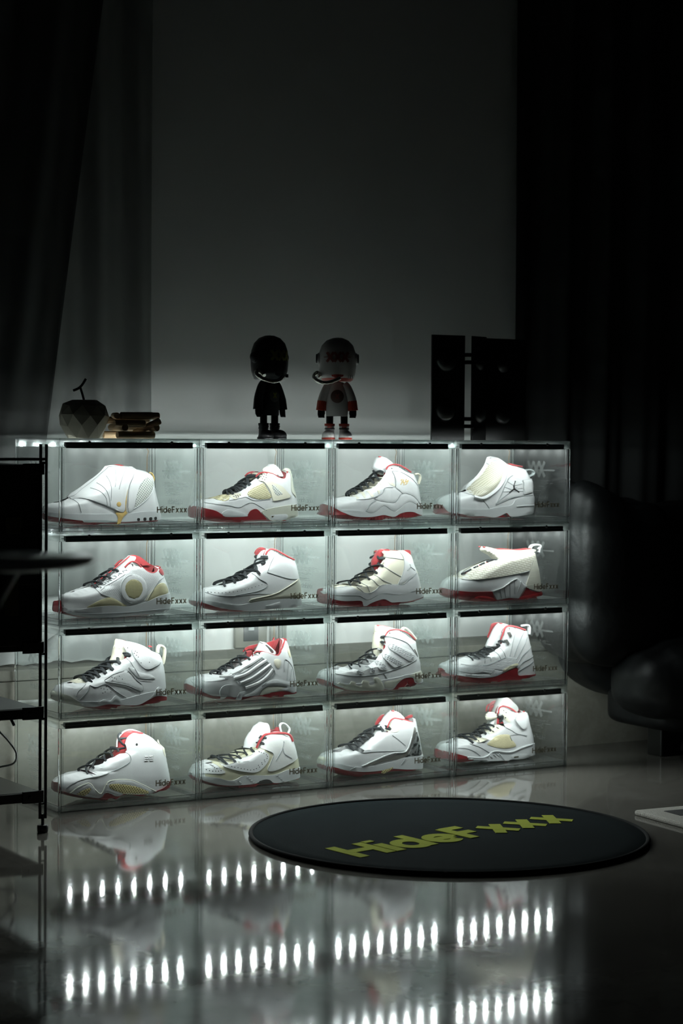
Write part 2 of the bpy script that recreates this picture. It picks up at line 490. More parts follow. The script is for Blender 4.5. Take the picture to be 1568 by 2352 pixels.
def pleated(name, x0, x1, y, amp, z0, z1, pitch, mat, label, seed, flare=0.0, slant=0.0):
    rnd = random.Random(seed)
    xs = []; x = x0; ph = 0.0
    nx = int((x1 - x0) / 0.006)
    offs = [rnd.uniform(.6, 1.4) for _ in range(200)]
    bm = bmesh.new(); rows = []
    nz = 26
    for j in range(nz + 1):
        t = j / nz; z = z0 + (z1 - z0) * t
        row = []
        for i in range(nx + 1):
            xx = x0 + (x1 - x0) * i / nx
            s = (xx - x0) / pitch
            k = int(s)
            a = amp * (1 - .25 * t)
            ph = 2 * math.pi * s + 2.1 * math.sin(s * .9 + seed) + .5 * math.sin(z * 1.3 + s)
            yy = y + a * (math.sin(ph) + .35 * math.sin(2.3 * ph + seed)) + .003 * math.sin(xx * 37 + z * 3)
            low = max(0.0, 1 - (z - z0) / 0.16)
            yy += flare * low * math.sin(xx * 21 + seed) * .5
            row.append(bm.verts.new((xx + slant * t * (xx - x0) / (x1 - x0) + low * flare * .6 * math.sin(xx * 33), yy, z + low * .012 * math.sin(xx * 26 + seed))))
        rows.append(row)
    for j in range(nz):
        for i in range(nx): bm.faces.new((rows[j][i], rows[j][i + 1], rows[j + 1][i + 1], rows[j + 1][i]))
    o = link(name, mesh_of(bm, name), mat, None, True)
    s = o.modifiers.new('thickness', 'SOLIDIFY'); s.thickness = .0015
    tag(o, label, 'curtain')
    return o
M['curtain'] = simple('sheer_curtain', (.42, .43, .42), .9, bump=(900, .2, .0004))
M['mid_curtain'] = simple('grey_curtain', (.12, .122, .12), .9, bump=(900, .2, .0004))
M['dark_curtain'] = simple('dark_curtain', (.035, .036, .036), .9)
pleated('curtain', -1.4, .437, .430, .012, LEDGE_Z + .150, 3.1, .17, M['curtain'], 'pale grey floor-length curtain bunched on the concrete ledge', 3, flare=.02)
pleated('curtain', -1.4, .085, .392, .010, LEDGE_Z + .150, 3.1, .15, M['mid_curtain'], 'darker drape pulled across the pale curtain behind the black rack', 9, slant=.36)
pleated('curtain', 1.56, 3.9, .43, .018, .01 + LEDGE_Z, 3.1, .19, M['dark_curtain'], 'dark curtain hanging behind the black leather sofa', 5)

# crumpled curtain hem lying on the ledge
def crumple(x0, x1, seed):
    rnd = random.Random(seed)
    nx, nu = 60, 10
    bm = bmesh.new(); rows = []
    for j in range(nu + 1):
        row = []
        for i in range(nx + 1):
            x = x0 + (x1 - x0) * i / nx
            t = j / nu
            drop = .085 + .03 * math.sin(x * 17 + seed) + .018 * math.sin(x * 41)
            y = .400 - t * .075 + .014 * math.sin(x * 29 + t * 3) + .008 * math.sin(x * 63 + t * 5)
            z = LEDGE_Z + .004 + drop * (1 - t) ** 1.2 + .006 * abs(math.sin(x * 47 + t * 4))
            row.append(bm.verts.new((x, y, z)))
        rows.append(row)
    for j in range(nu):
        for i in range(nx): bm.faces.new((rows[j][i], rows[j][i + 1], rows[j + 1][i + 1], rows[j + 1][i]))
    o = link('curtain_hem', mesh_of(bm, 'curtain_hem'), M['curtain'], None, True)
    s = o.modifiers.new('thickness', 'SOLIDIFY'); s.thickness = .0015
    return o
tag(crumple(-.45, .43, 2), 'crumpled white curtain hem lying on the ledge behind the boxes', 'fabric')

# socket box on the wall behind the second column
so = empty('wall_socket', (.75, WALL_Y, .327), 'grey square wall socket with dark face behind the ridged shoe', 'socket')
M['socket'] = simple('socket_grey', (.27, .26, .22), .5); M['socket_dark'] = simple('socket_dark', (.05, .06, .06), .3)
link('frame', box_mesh('frame', -.048, .048, -.012, 0, -.028, .055, bev=.003), M['socket'], so)
link('face', box_mesh('face', -.024, .020, -.0145, -.012, -.010, .052, bev=.001), M['socket_dark'], so)
link('label_plate', box_mesh('label_plate', -.010, .006, -.0155, -.0145, .018, .026), M['S'], so)
link('switch_plate', box_mesh('switch_plate', .060, .110, -.008, 0, -.028, .055, bev=.003), M['socket'], so)

# ------------------------------------------------------------------ display boxes
BW, BD, BH, PITCH = .3555, .256, .2112, .21187
COLX = [0, .3585, .719, 1.082]
TRAY = .009
def build_box_meshes():
    d = {}
    bm = bmesh.new()                                                   # base tray: plate and rim
    add_box(bm, .003, BW - .003, .003, BD - .003, .0055, TRAY)
    d['base_plate'] = mesh_of(bm, 'base_plate')
    bm = bmesh.new()
    for (a, b2, c, e) in ((.002, BW - .002, .0, .0022), (.002, BW - .002, BD - .0022, BD)):
        add_box(bm, a, b2, c, e, .0, .0142)
    for (a, b2) in ((.0, .0022), (BW - .0022, BW)):
        add_box(bm, a, b2, .002, BD - .002, .0, .0142)
    d['base_rail'] = mesh_of(bm, 'base_rail')
    bm = bmesh.new()
    k = 11
    for i in range(k + 1):                                             # little ribs inside the rail
        x = .018 + (BW - .036) * i / k
        add_box(bm, x - .0006, x + .0006, .0024, .006, .002, .0132)
    for z in (.0016, .0136):
        add_box(bm, .004, BW - .004, .0023, .0035, z - .0006, z + .0006)
    d['rail_rib'] = mesh_of(bm, 'rail_rib')
    bm = bmesh.new()                                                   # dark strips painted in for shadow gaps and refracted edges
    for z in (.0010, .0146): add_box(bm, .004, BW - .004, -.0006, -.0001, z - .00035, z + .00035)
    for x in (.0066, BW - .0066): add_box(bm, x - .0004, x + .0004, -.0006, -.0001, .002, BH - .022)
    for z in (.0010, .0146): add_box(bm, -.0006, -.0001, .004, BD - .004, z - .00035, z + .00035)
    d['edge_shade_line'] = mesh_of(bm, 'edge_shade_line')
    d['front_panel'] = box_mesh('front_panel', .0075, BW - .0075, .0012, .0030, .016, BH - .0085)
    d['back_panel'] = box_mesh('back_panel', .0075, BW - .0075, BD - .0030, BD - .0010, .016, BH - .0085)
    d['top_panel'] = box_mesh('top_panel', .003, BW - .003, .003, BD - .003, BH - .0040, BH - .0020)
    d['side_panel'] = box_mesh('side_panel', .0010, .0030, .0075, BD - .0075, .016, BH - .0085)
    d['side_panel_r'] = box_mesh('side_panel', BW - .0030, BW - .0010, .0075, BD - .0075, .016, BH - .0085)
    for i, (x, y) in enumerate(((.0, .0), (BW - .0062, .0), (.0, BD - .0062), (BW - .0062, BD - .0062))):
        d['post%d' % i] = box_mesh('corner_post', x, x + .0062, y, y + .0062, .0, BH - .0205, bev=.0012)
    # frame strip: the door's inner edge beside each front post
    for i, x in enumerate((.0105, BW - .0135)):
        d['strip%d' % i] = box_mesh('door_edge', x, x + .0010, .0008, .0034, .016, BH - .022)
    bm = bmesh.new()                                                   # clear rail round the top
    add_box(bm, 0, BW, 0, .0020, BH - .0205, BH)
    add_box(bm, 0, BW, BD - .0020, BD, BH - .0205, BH)
    add_box(bm, 0, .0020, .0022, BD - .0022, BH - .0205, BH)
    add_box(bm, BW - .0020, BW, .0022, BD - .0022, BH - .0205, BH)
    d['top_rail'] = mesh_of(bm, 'top_rail')
    bm = bmesh.new()
    for z in (BH - .0008, BH - .0204): add_box(bm, 0, BW, -.0004, .0022, z - .0006, z + .0006)
    d['rail_edge'] = mesh_of(bm, 'rail_edge')
    d['light_bar'] = box_mesh('light_bar', .017, BW - .017, .0040, .0150, BH - .0195, BH - .0085, bev=.0008)
    d['bar_groove'] = box_mesh('bar_groove', .018, BW - .018, .0033, .0041, BH - .0152, BH - .0146)
    bm = bmesh.new(); add_box(bm, .017, BW - .017, .0034, .0046, BH - .0222, BH - .0185)
    add_box(bm, .017, BW - .017, .0148, .0286, BH - .0160, BH - .0150)  # unseen hood plate, added to cut the diodes' upward light
    d['added_bar_hood'] = mesh_of(bm, 'added_bar_hood')
    bm = bmesh.new(); bmesh.ops.create_cone(bm, segments=6, radius1=.0022, radius2=.0022, depth=.0026, cap_ends=True)
    bmesh.ops.rotate(bm, verts=bm.verts, cent=(0, 0, 0), matrix=Matrix.Rotation(math.pi / 2, 3, 'X'))
    for v in bm.verts: v.co = Vector((v.co.x * 1.2, v.co.y * .45, v.co.z * 1.15))
    d['led'] = mesh_of(bm, 'led')
    bm = bmesh.new()
    add_lathe(bm, [(.0, -.0022), (.0030, -.0022), (.0036, -.0010), (.0036, .0), (.0, .0)], 14)
    bmesh.ops.rotate(bm, verts=bm.verts, cent=(0, 0, 0), matrix=Matrix.Rotation(math.radians(90), 3, 'X').inverted())
    d['screw'] = mesh_of(bm, 'screw')
    bm = bmesh.new()                                                   # latch: slanted frame with plate
    def prism(pts, y0, y1):
        a = [bm.verts.new((x, y0, z)) for x, z in pts]; b2 = [bm.verts.new((x, y1, z)) for x, z in pts]
        bm.faces.new(a); bm.faces.new(list(reversed(b2)))
        for i in range(len(pts)): bm.faces.new((a[i], b2[i], b2[(i + 1) % len(pts)], a[(i + 1) % len(pts)]))
    cx, cz = BW * .512, BH - .0080
    def par(sx, sz): return [(cx - sx - .0022 * sz / .0045, cz - sz), (cx + sx - .0022 * sz / .0045, cz - sz), (cx + sx + .0022 * sz / .0045, cz + sz), (cx - sx + .0022 * sz / .0045, cz + sz)]
    prism(par(.0195, .0046), -.0030, -.0002); prism(par(.0165, .0028), -.0038, -.0030)
    d['latch'] = mesh_of(bm, 'latch')
    # hinge and cable duct at the back right corner
    bm = bmesh.new()
    for x in (BW - .034, BW - .027, BW - .020, BW - .013): add_box(bm, x, x + .0012, BD - .014, BD - .003, .030, BH - .045)
    add_box(bm, BW - .036, BW - .010, BD - .016, BD - .003, BH - .045, BH - .024, bev=.001)
    add_box(bm, BW - .036, BW - .010, BD - .016, BD - .003, .014, .028, bev=.001)
    d['cable_duct'] = mesh_of(bm, 'cable_duct')
    bm = bmesh.new()
    add_tube(bm, smooth_line([(BW - .012, BD + .0012, BH - .022), (BW - .007, BD + .0012, BH - .032), (BW - .010, BD + .0012, BH - .044), (BW - .0105, BD + .0012, .12), (BW - .010, BD + .0012, .02)], .01), .0009, 6)
    d['power_wire'] = mesh_of(bm, 'power_wire')
    me, w = lettering('HideFxxx', .19, .065, lambda x, y, t: Vector((.2455 + x * .0143, -.0001 + .0012 - t, .0405 + y * .0143)), .0004)
    sc = .0755 / (w * .0143)
    for v in me.vertices: v.co.x = .2455 + (v.co.x - .2455) * sc
    d['front_print'] = me
    for side in (0, 1):
        def fn(y0, z0, s, mir=False):
            def f(a, b2, t):
                yy = y0 + a * s if mir else y0 - a * s
                xx = (BW - .0030 - t) if side else (.0030 + t)
                return Vector((xx, yy, z0 + b2 * s))
            return f
        bm = bmesh.new()
        st, w = text_strokes('XXX', .24, -.30)
        for s in st: add_stroke(bm, s, .24, fn(.180, .116, .040), .0003)
        add_stroke(bm, [(0, 0), (.128, 0)], .0042, fn(.190, .1335, 1.0), .0003)
        for z, a, b2 in ((.1065, .0, .115), (.1030, .0, .098), (.0990, .0, .128)):
            for k in range(int((b2 - a) / .0065)):
                x = a + k * .0065; add_stroke(bm, [(x, 0), (x + .0045 + .0012 * ((k * 7) % 3 - 1), 0)], .0016, fn(.190, z, 1.0), .0003)
        for (y0, z0, w2) in ((.176, .0865, .036), (.136, .0865, .036), (.170, .0745, .058)):
            add_stroke(bm, [(0, 0), (w2, 0), (w2, .0088), (0, .0088), (0, 0)], .0011, fn(y0, z0, 1.0), .0003)
            add_stroke(bm, [(.005, .0044), (w2 - .005, .0044)], .0028, fn(y0, z0, 1.0), .0003)
        st, w = text_strokes('HideFxxx', .13, .09)
        for s in st: add_stroke(bm, s, .10, fn(.092 if side else .168, .055, .0128, mir=bool(side)), .0003)
        d['etch%d' % side] = mesh_of(bm, 'etched_print')
    return d
BM = build_box_meshes()
COLN = ['curtain end', 'second column', 'third column', 'sofa end']
def make_box(c, r, label):
    root = empty('display_box', (COLX[c], 0, PITCH * r), label, 'display box', 'clear stacked shoe display boxes')
    P = lambda name, key, mat: link(name, BM[key], M[mat], root)
    P('base_plate', 'base_plate', 'tray'); br = P('base_rail', 'base_rail', 'base_rail'); link('rail_rib', BM['rail_rib'], M['rail'], br); link('edge_shade_line', BM['edge_shade_line'], M['edge_shade'], br)['kind'] = 'stuff'
    fp = P('front_panel', 'front_panel', 'acrylic_front'); P('back_panel', 'back_panel', 'acrylic_back'); P('top_panel', 'top_panel', 'acrylic')
    s0 = P('side_panel', 'side_panel', 'acrylic_side'); s1 = P('side_panel', 'side_panel_r', 'acrylic_side')
    for i in range(4): P('corner_post', 'post%d' % i, 'glass')
    for i in range(2): link('door_edge', BM['strip%d' % i], M['rail'], fp)
    tr = P('top_rail', 'top_rail', 'rail'); link('rail_edge', BM['rail_edge'], M['rail'], tr)
    lb = P('light_bar', 'light_bar', 'bar'); lb['label'] = 'black light bar with white diodes'
    link('bar_groove', BM['bar_groove'], M['screw'], lb); link('added_bar_hood', BM['added_bar_hood'], M['bar'], lb)
    for i in range(8):
        o = link('led', BM['led'], M['led'], lb); o.location = (.036 + (BW - .072) * i / 7, .0175, BH - .0190)
    for f in (.205, .79):
        o = link('screw', BM['screw'], M['screw'], root); o.location = (BW * f, -.0002, BH - .0090)
    P('latch', 'latch', 'rail'); P('cable_duct', 'cable_duct', 'acrylic'); P('power_wire', 'power_wire', 'wire')
    o = link('front_print', BM['front_print'], M['print'], fp); o['label'] = 'HideFxxx lettering in taupe'
    link('etched_print', BM['etch0'], M['etch'], s0); link('etched_print', BM['etch1'], M['etch'], s1)
    return root

# side-view measurements of each shoe, in millimetres
SHOES = {
 '11': {'bot': [(17,16),(27.9,10.2),(67.9,5.3),(113.1,0.5),(140,1.1),(188.6,1.5),(251.1,3.1),(298.8,5.1)],'back': [(314,9),(312,22.9),(309.5,35.3),(306.4,49.2),(300.7,71.3),(297.6,87.9),(296.3,101.7),(292.8,114.1)],'collar': [(271.6,123.5),(256.4,128.2),(235.1,132.9),(210.9,137.9),(189.9,140.1),(171.9,137.4)],'throat': [(167.7,132.9),(152.8,118.8),(129.1,102.6),(105.5,86.5),(82,71.8)],'toe': [(76.9,63.2),(55.1,55.3),(32.3,51.4),(20.1,45.9),(16.1,33.5)],'m1': [(17,34.9),(19.9,31.7),(48.8,29.6),(95.5,27.9),(156.5,26.9),(213.7,26.9),(250.9,30.8),(310.8,32.5)],'m2': [(16.1,29.5),(20.1,23.3),(41.9,19.1),(81.2,13.8),(137.8,8.8),(188.6,7.8),(251.1,8.8),(313.9,11.8)],'mats': 'WSR','h0': 0,'ov': [('shroud','W',3.5,0,[(79.1,66.8),(109.4,85.7),(146.1,111.2),(172.4,132.1),(180.2,136.8),(223.7,136.8),(246.5,131.3),(222.3,105.2),(212.7,83.5),(207.4,56.4),(202,32.6),(188.7,32.2),(169.5,40.7),(138.4,52),(109.3,61.2),(91.7,64.7),(78.2,62.5)]),('heel_panel','W',2,0,[(238.7,129),(283.5,120.7),(253.6,102.3),(237.1,72.4),(228.2,39.8),(214.8,29.1),(211.9,45.5),(215.6,83.5),(224,105.2)]),('mesh_window','GM',1.2,0,[(268.9,114.5),(284.4,99.2),(280.7,82.8),(268,66.6),(248.8,50.4),(228.4,39.8),(230.1,50.7),(244,88.7),(256.8,105)]),('sole_window','T',1.2,0,[(90.4,12.8),(138.5,12.8),(182.8,10.6),(183.4,7.3),(138.5,7.7),(93.4,9)]),('elastic_strap','Y',4.5,0,[(212.5,83.6),(208.8,67.3),(205.9,32),(209.8,29.2),(198,18.5),(188.6,2.4),(182.1,2.5),(183.8,18.8),(178.8,29.2),(201.2,30.4),(204.8,56.5)]),('snap_button','Y',5.2,0,[(179.8,49.5),(182.4,53.5),(186.5,55.1),(190.6,53.4),(192.8,49.3),(190.4,45.3),(186.1,43.7),(181.9,45.4)]),('air_window','D',1.2,0,[(236.1,15.6),(242.4,15.5),(242.4,9.5),(236.1,9.6)]),('air_window','D',1.2,0,[(252.7,16.2),(259.4,16.6),(259.4,10),(252.7,9.9)]),('air_window','D',1.2,0,[(267.8,16.7),(274.8,17.2),(274.9,10.6),(267.8,10.4)]),('air_window','D',1.2,0,[(281.8,17.6),(288.4,17.8),(288.1,11.5),(281.8,11.3)])],'lines': [('seam','G',0.7,[(123.3,87.3),(137,80.9),(151.8,64.7),(154.7,45)]),('seam','G',0.7,[(140.3,99.3),(149.8,88.9),(159.7,67.9),(163.6,40.8)]),('seam','G',0.6,[(165.1,115.5),(167.1,102.2),(167.2,78.6),(164.8,57)]),('seam','G',0.5,[(188,131.7),(183.4,110.8),(177.3,89.3)]),('seam','G',0.5,[(212.6,134.5),(198.4,110.8),(188,83.8)]),('seam','G',0.7,[(78.4,61.3),(82.6,52.1),(88.7,31.1)]),('piping','S',1.2,[(79.1,66.8),(77.9,62.2),(91.9,64.4),(109.5,60.9),(138.8,51.7),(169.8,40.4),(188.9,32)]),('piping','S',1.3,[(275.4,118.9),(285.2,101.9),(284.4,85.5),(269.2,65.2),(248.6,49.1),(228.2,37.6)])],'lining': [[(186.7,131.1),(198.8,138.7),(213.9,141.2),(229.1,137.3),(210.9,133.2),(195.8,130.5)]],'tubes': [],'loops': [('heel_loop','Y',2.2,[(286,-4,121.8),(291.2,-4,120.7),(297.4,-4,109.1),(295.3,-4,99.1)])],'blobs': [],'dots': [],'dr': 1,'dash': [],'eyes': [],'lr': 3,'grooves': 0,'pos': (0,3,0.1279)},
 '12': {'bot': [(39.5,20.3),(38.5,15.4),(67.6,9.9),(112.1,3.6),(135.2,2.3),(164.9,2.8),(211.1,3.2),(241.9,4.2),(272.3,4.4),(300.3,6.5),(315.4,10.9)],'back': [(332.4,15.2),(330.7,36),(327.5,56.8),(324.7,69.8),(317.4,88),(315.2,106.1),(312.1,119.1),(304.5,125.6)],'collar': [(288.7,127.1),(284.9,116.3),(279.9,108.3),(263.6,110.5),(248.7,118.3),(231,122.7),(220.7,122.7)],'throat': [(218.4,118.2),(210.2,111.8),(184,94),(165.2,79.8),(144.9,71.8),(134.8,68.8)],'toe': [(130.1,67.8),(107.2,62.9),(76.2,58.6),(57,54.8),(44.1,45.9),(37.7,34.3)],'m1': [(39.9,40.1),(43.1,43.5),(56.6,39.3),(78.2,33.7),(91.1,27.3),(105,19.1),(133.4,17.2),(163.7,18.7),(176,30.7),(188.8,35.6),(198.7,33.4),(215.7,19),(235.7,6.6),(294.2,3.1),(315.1,7),(331.8,15.2)],'m2': [(39.9,40.1),(43.1,43.5),(56.6,39.3),(78.2,33.7),(91.1,27.3),(105,19.1),(133.4,17.2),(163.7,18.7),(176,30.7),(188.8,35.6),(198.7,33.4),(215.7,19),(235.7,6.6),(294.2,3.1),(315.1,7),(331.8,15.2)],'mats': 'W-R','h0': 19,'ov': [('forefoot_pod','S',3.2,0,[(97.4,26.7),(105.1,32.7),(116.1,35.9),(130.4,34.4),(151.8,27.8),(168.6,19.9),(151.8,17.6),(105.2,18.3)]),('heel_block','C2',3.2,0,[(211.2,29.5),(257.3,39.6),(307.1,44.6),(314.5,41.8),(317.1,21.1),(314.2,16),(289.8,9.2),(291.5,3.4),(240.7,5.7),(226.8,13.7)]),('air_frame','S',4,0,[(233.3,19.5),(279.9,21.8),(283.8,12.8),(272.6,7.5),(238.9,7.1),(234.5,13.6)]),('air_window','O',4.6,1,[(237.1,18.1),(278.2,19.6),(278.8,14.7),(237.1,13.3)]),('wing_strap','C',3,0,[(211.4,111.5),(220.6,121.6),(229.3,120.7),(230.4,109.5),(247.3,99.2),(271.3,88.7),(284.2,76.3),(295.3,65.4),(291.4,62.1),(248.6,54.3),(242.6,58.3),(237.2,76.2),(225.9,93.7),(217.6,101.4),(208.1,103.9)]),('wing_opening','GM',3.5,0,[(239.4,94.9),(249.7,92.3),(264.6,79.1),(273.6,70.8),(270.3,68.2),(252,66.9),(242.1,85.1)]),('mesh_window','M',1.5,0,[(170.6,71.8),(181.2,81.8),(211.4,96.9),(218.8,96.8),(231.8,78.8),(238.8,62.1),(209.2,58.1),(190.5,60.9),(172.2,67.5)]),('toe_mesh','M',1,0,[(94.8,60.8),(118.7,68.1),(138.8,70.5),(128.8,66.1),(116,58.5),(102,55.8)]),('lower_eyestay','C',2,0,[(129.1,66.1),(149.2,72.7),(157.3,74.1),(156.9,70.5),(133.6,59.6)]),('heel_tab','C2',2.4,0,[(292.3,127.1),(298.2,132.6),(308.7,132.5),(316.3,123.4),(307.3,106.3),(310.7,88.1),(315.2,61.9),(309.8,66.4),(299.6,78.2),(301.3,109),(299.9,123.8)])],'lines': [('seam','G',0.7,[(61.5,52.5),(80.2,48.7),(116.8,44.7),(143,39.8),(164.6,47.6),(180.5,50.7),(195.9,46.1),(224.1,31.4)]),('seam','G',0.6,[(117.5,56.8),(147.4,61.5),(165.6,64.3),(190,55.9),(236.8,57.8)])],'tongue': ('W',[(236.8,126.3),(253.9,141.7),(262.2,141.2),(275.3,131.3),(289.2,110.6),(286.8,106.7),(263,113.8),(245.2,116.5)]),'tov': [('tongue_label','C',[(235,127.8),(246.2,136.8),(265.5,127.7),(255.5,120.3)])],'lining': [[(204.2,109.3),(211.5,118.3),(226.2,124.7),(236.6,122),(226.3,111.7),(214.5,109.2)],[(290.1,125.8),(314.1,126.2),(308.5,106.4),(299.8,106),(297.7,115.3)]],'tubes': [('collar_trim','L',2.2,[(202.3,-27,112.8),(211,-27,120.4),(225.7,-27,123.2),(249.3,-27,119),(273.1,-27,107.6),(280.5,-27,107.5),(286.7,-27,114.2),(290.8,-27,125.6)])],'loops': [],'blobs': [],'dots': [(218.9,118.3),(223.4,119.7),(227.6,117.1),(214.9,113.3),(220.6,113.3),(225.7,110.8),(216,108.3),(221.3,105.7),(142.6,68),(147.3,68.5),(152.3,69.3),(136.3,66.3),(139.7,64.5),(145.2,65.2)],'dr': 1.3,'dash': [],'eyes': [(135.1,70.6),(144.1,71.3),(156.8,78.4),(166.1,80.6),(175.2,87.1),(185.5,94.2),(210.2,110.5)],'lr': 3.4,'grooves': 0,'pos': (1,3,0.128)},
 '13': {'bot': [(46.4,23.8),(36.2,16.6),(69.3,8.7),(107.7,3.8),(146.6,1),(168,2.2),(214.7,2.3),(245.9,2.5),(292.4,2.5),(308.8,5.3)],'back': [(335.9,10.8),(334.1,31.7),(331.8,47),(328.5,67.4),(325.3,85.3),(321.8,95.5),(314.7,110.7),(309.4,117.9)],'collar': [(291.1,121.2),(277.4,128.8),(262.3,136.4),(247.2,140),(235.2,140.5),(226.3,137.8),(218.9,129.7)],'throat': [(219.4,123.2),(212,111.2),(197.3,96.2),(179.6,83.7),(156,75.9),(141.3,67.7),(126.6,62.9)],'toe': [(120.2,60.6),(108.7,60.7),(91.8,57.3),(66.8,51.4),(51.1,43.9),(46.3,35)],'m1': [(47.9,43.2),(53.8,39.6),(68.8,29.2),(105.6,28.1),(134.6,24),(159.4,19.4),(175.4,23.4),(191.3,33.9),(204.5,36.1),(220.7,26.3),(236.4,23.1),(251.9,30.9),(270.8,44),(286.2,45.6),(304.8,37.3),(334.1,29.2)],'m2': [(47.9,42.8),(54.1,38.9),(63.6,31.8),(79.4,22.1),(105.8,13.2),(134.7,10.4),(166,11),(198.1,14.7),(217.6,11.3),(233.5,9.8),(252,17.8),(273.7,21.5),(292.2,20.5),(308.4,14.9),(335.9,9.3)],'mats': 'WSR','h0': 19,'ov': [('side_stripe','C',0.9,1,[(129.1,63.5),(133,64.2),(123.7,57),(117.3,56)]),('side_stripe','C',0.9,1,[(146.6,71.4),(150.9,72.8),(145.3,59.8),(138.9,57.9)]),('side_stripe','C',0.9,1,[(156.1,73.8),(160.7,75.5),(169.8,62),(161.5,59.9)]),('side_stripe','C',0.9,1,[(178.3,83.3),(183.8,86.3),(189.4,70.5),(184,66.6)]),('side_stripe','C',0.9,1,[(196.6,95.7),(199.4,97.6),(204.8,84.1),(198.3,81.4)]),('side_stripe','C',0.9,1,[(209.1,107.1),(215.1,108.9),(238,88.8),(236,84.8),(220.9,91.5)]),('ankle_panel','W',1.6,0,[(231.6,124.5),(249.8,123.5),(271.3,115.8),(293.2,103),(312.7,85.1),(315.3,62.8),(314.1,41.3),(303.2,52.9),(287.6,63.2),(269.5,68.4),(258.6,69),(239,83.3),(240.1,98.9),(236.7,111.4)]),('side_panel','W',1.8,0,[(238.7,82.3),(258.3,68.6),(252.9,64.3),(243.6,53.6),(234.1,46.7),(218.5,45.9),(195.7,49.2),(179.9,52),(170.4,59.1),(196.8,70.5),(207.2,82.6)]),('heel_counter','W',2,0,[(144,25.6),(153.9,39.4),(173.1,50.3),(192.5,48.8),(218.5,45.4),(234.1,45.7),(244.3,53.1),(253.5,64.3),(269.2,67.9),(287.3,62.7),(302.9,51.9),(313.8,40.1),(315.7,32.5),(302,39.1),(286.8,46.6),(271.4,45.2),(252.5,31.9),(237,24.1),(221.4,27.3),(205.1,37.1),(192,34.8),(176,24.6),(160.3,20.6)])],'lines': [('seam','G',0.7,[(231.6,124),(236.7,111.4),(239.2,88.8),(237.1,83.8),(207.2,82.6),(196.8,70.5),(180.2,61.9),(154.7,56),(116.6,53.7)]),('seam','G',0.6,[(231.6,124),(249.8,123.5),(270.9,115.8),(292.9,103.1),(313.4,85.1)]),('seam','G',0.6,[(238.7,82.3),(258.9,68)]),('seam','G',0.8,[(142.8,25.1),(153.9,39.9),(173.1,50.6),(192.5,49),(218.5,45.7),(234.1,46),(244,53.4),(253.5,64.6),(269.2,68.2),(287.3,63),(302.9,52.5),(313.8,40.1)]),('logo_stroke','Y',1.1,[(254.5,101.3),(259.6,103.8),(257.8,96.2),(253.9,90)]),('logo_stroke','Y',1.1,[(264.4,102.5),(260.8,93.7),(265.6,97.4),(263.9,88.6)]),('logo_stroke','Y',1.1,[(272.2,103.7),(268.7,96.2),(278.3,101.1),(273.2,93.6),(269.3,89.9)])],'tongue': ('W',[(196,130.6),(200.3,148.2),(207.7,158.8),(224.1,157),(242.2,145.6),(246.8,140.6),(234.9,129.2),(229,122.9),(218.6,113.4)]),'tov': [],'lining': [[(259,140.2),(275.7,138.7),(290.9,135.6),(278.7,136.9),(263.6,138.7)]],'tubes': [('collar_trim','L',2,[(216.5,-27,128),(222.4,-27,136),(235.8,-27,140.5),(253.9,-27,139.7),(275,-27,130.8),(291.7,-27,120.9)]),('tongue_trim','L',1.6,[(204.7,-10,160.4),(219.6,-10,157.1),(234.7,-10,147),(242.6,-10,141.7)])],'loops': [('heel_loop','C',3.2,[(313,-10,115.2),(322.7,-10,116.4),(328.9,-10,112.6),(330.2,-10,104.9),(324.9,-10,90.2)])],'blobs': [],'dots': [(231.2,131)],'dr': 2,'dash': [],'eyes': [(120.5,61.8),(136.6,69.7),(152.1,75.2),(167.9,84.9),(184.1,94.8),(198.9,104.8),(210.6,120.8)],'lr': 3,'grooves': 24,'pos': (2,3,0.128)},
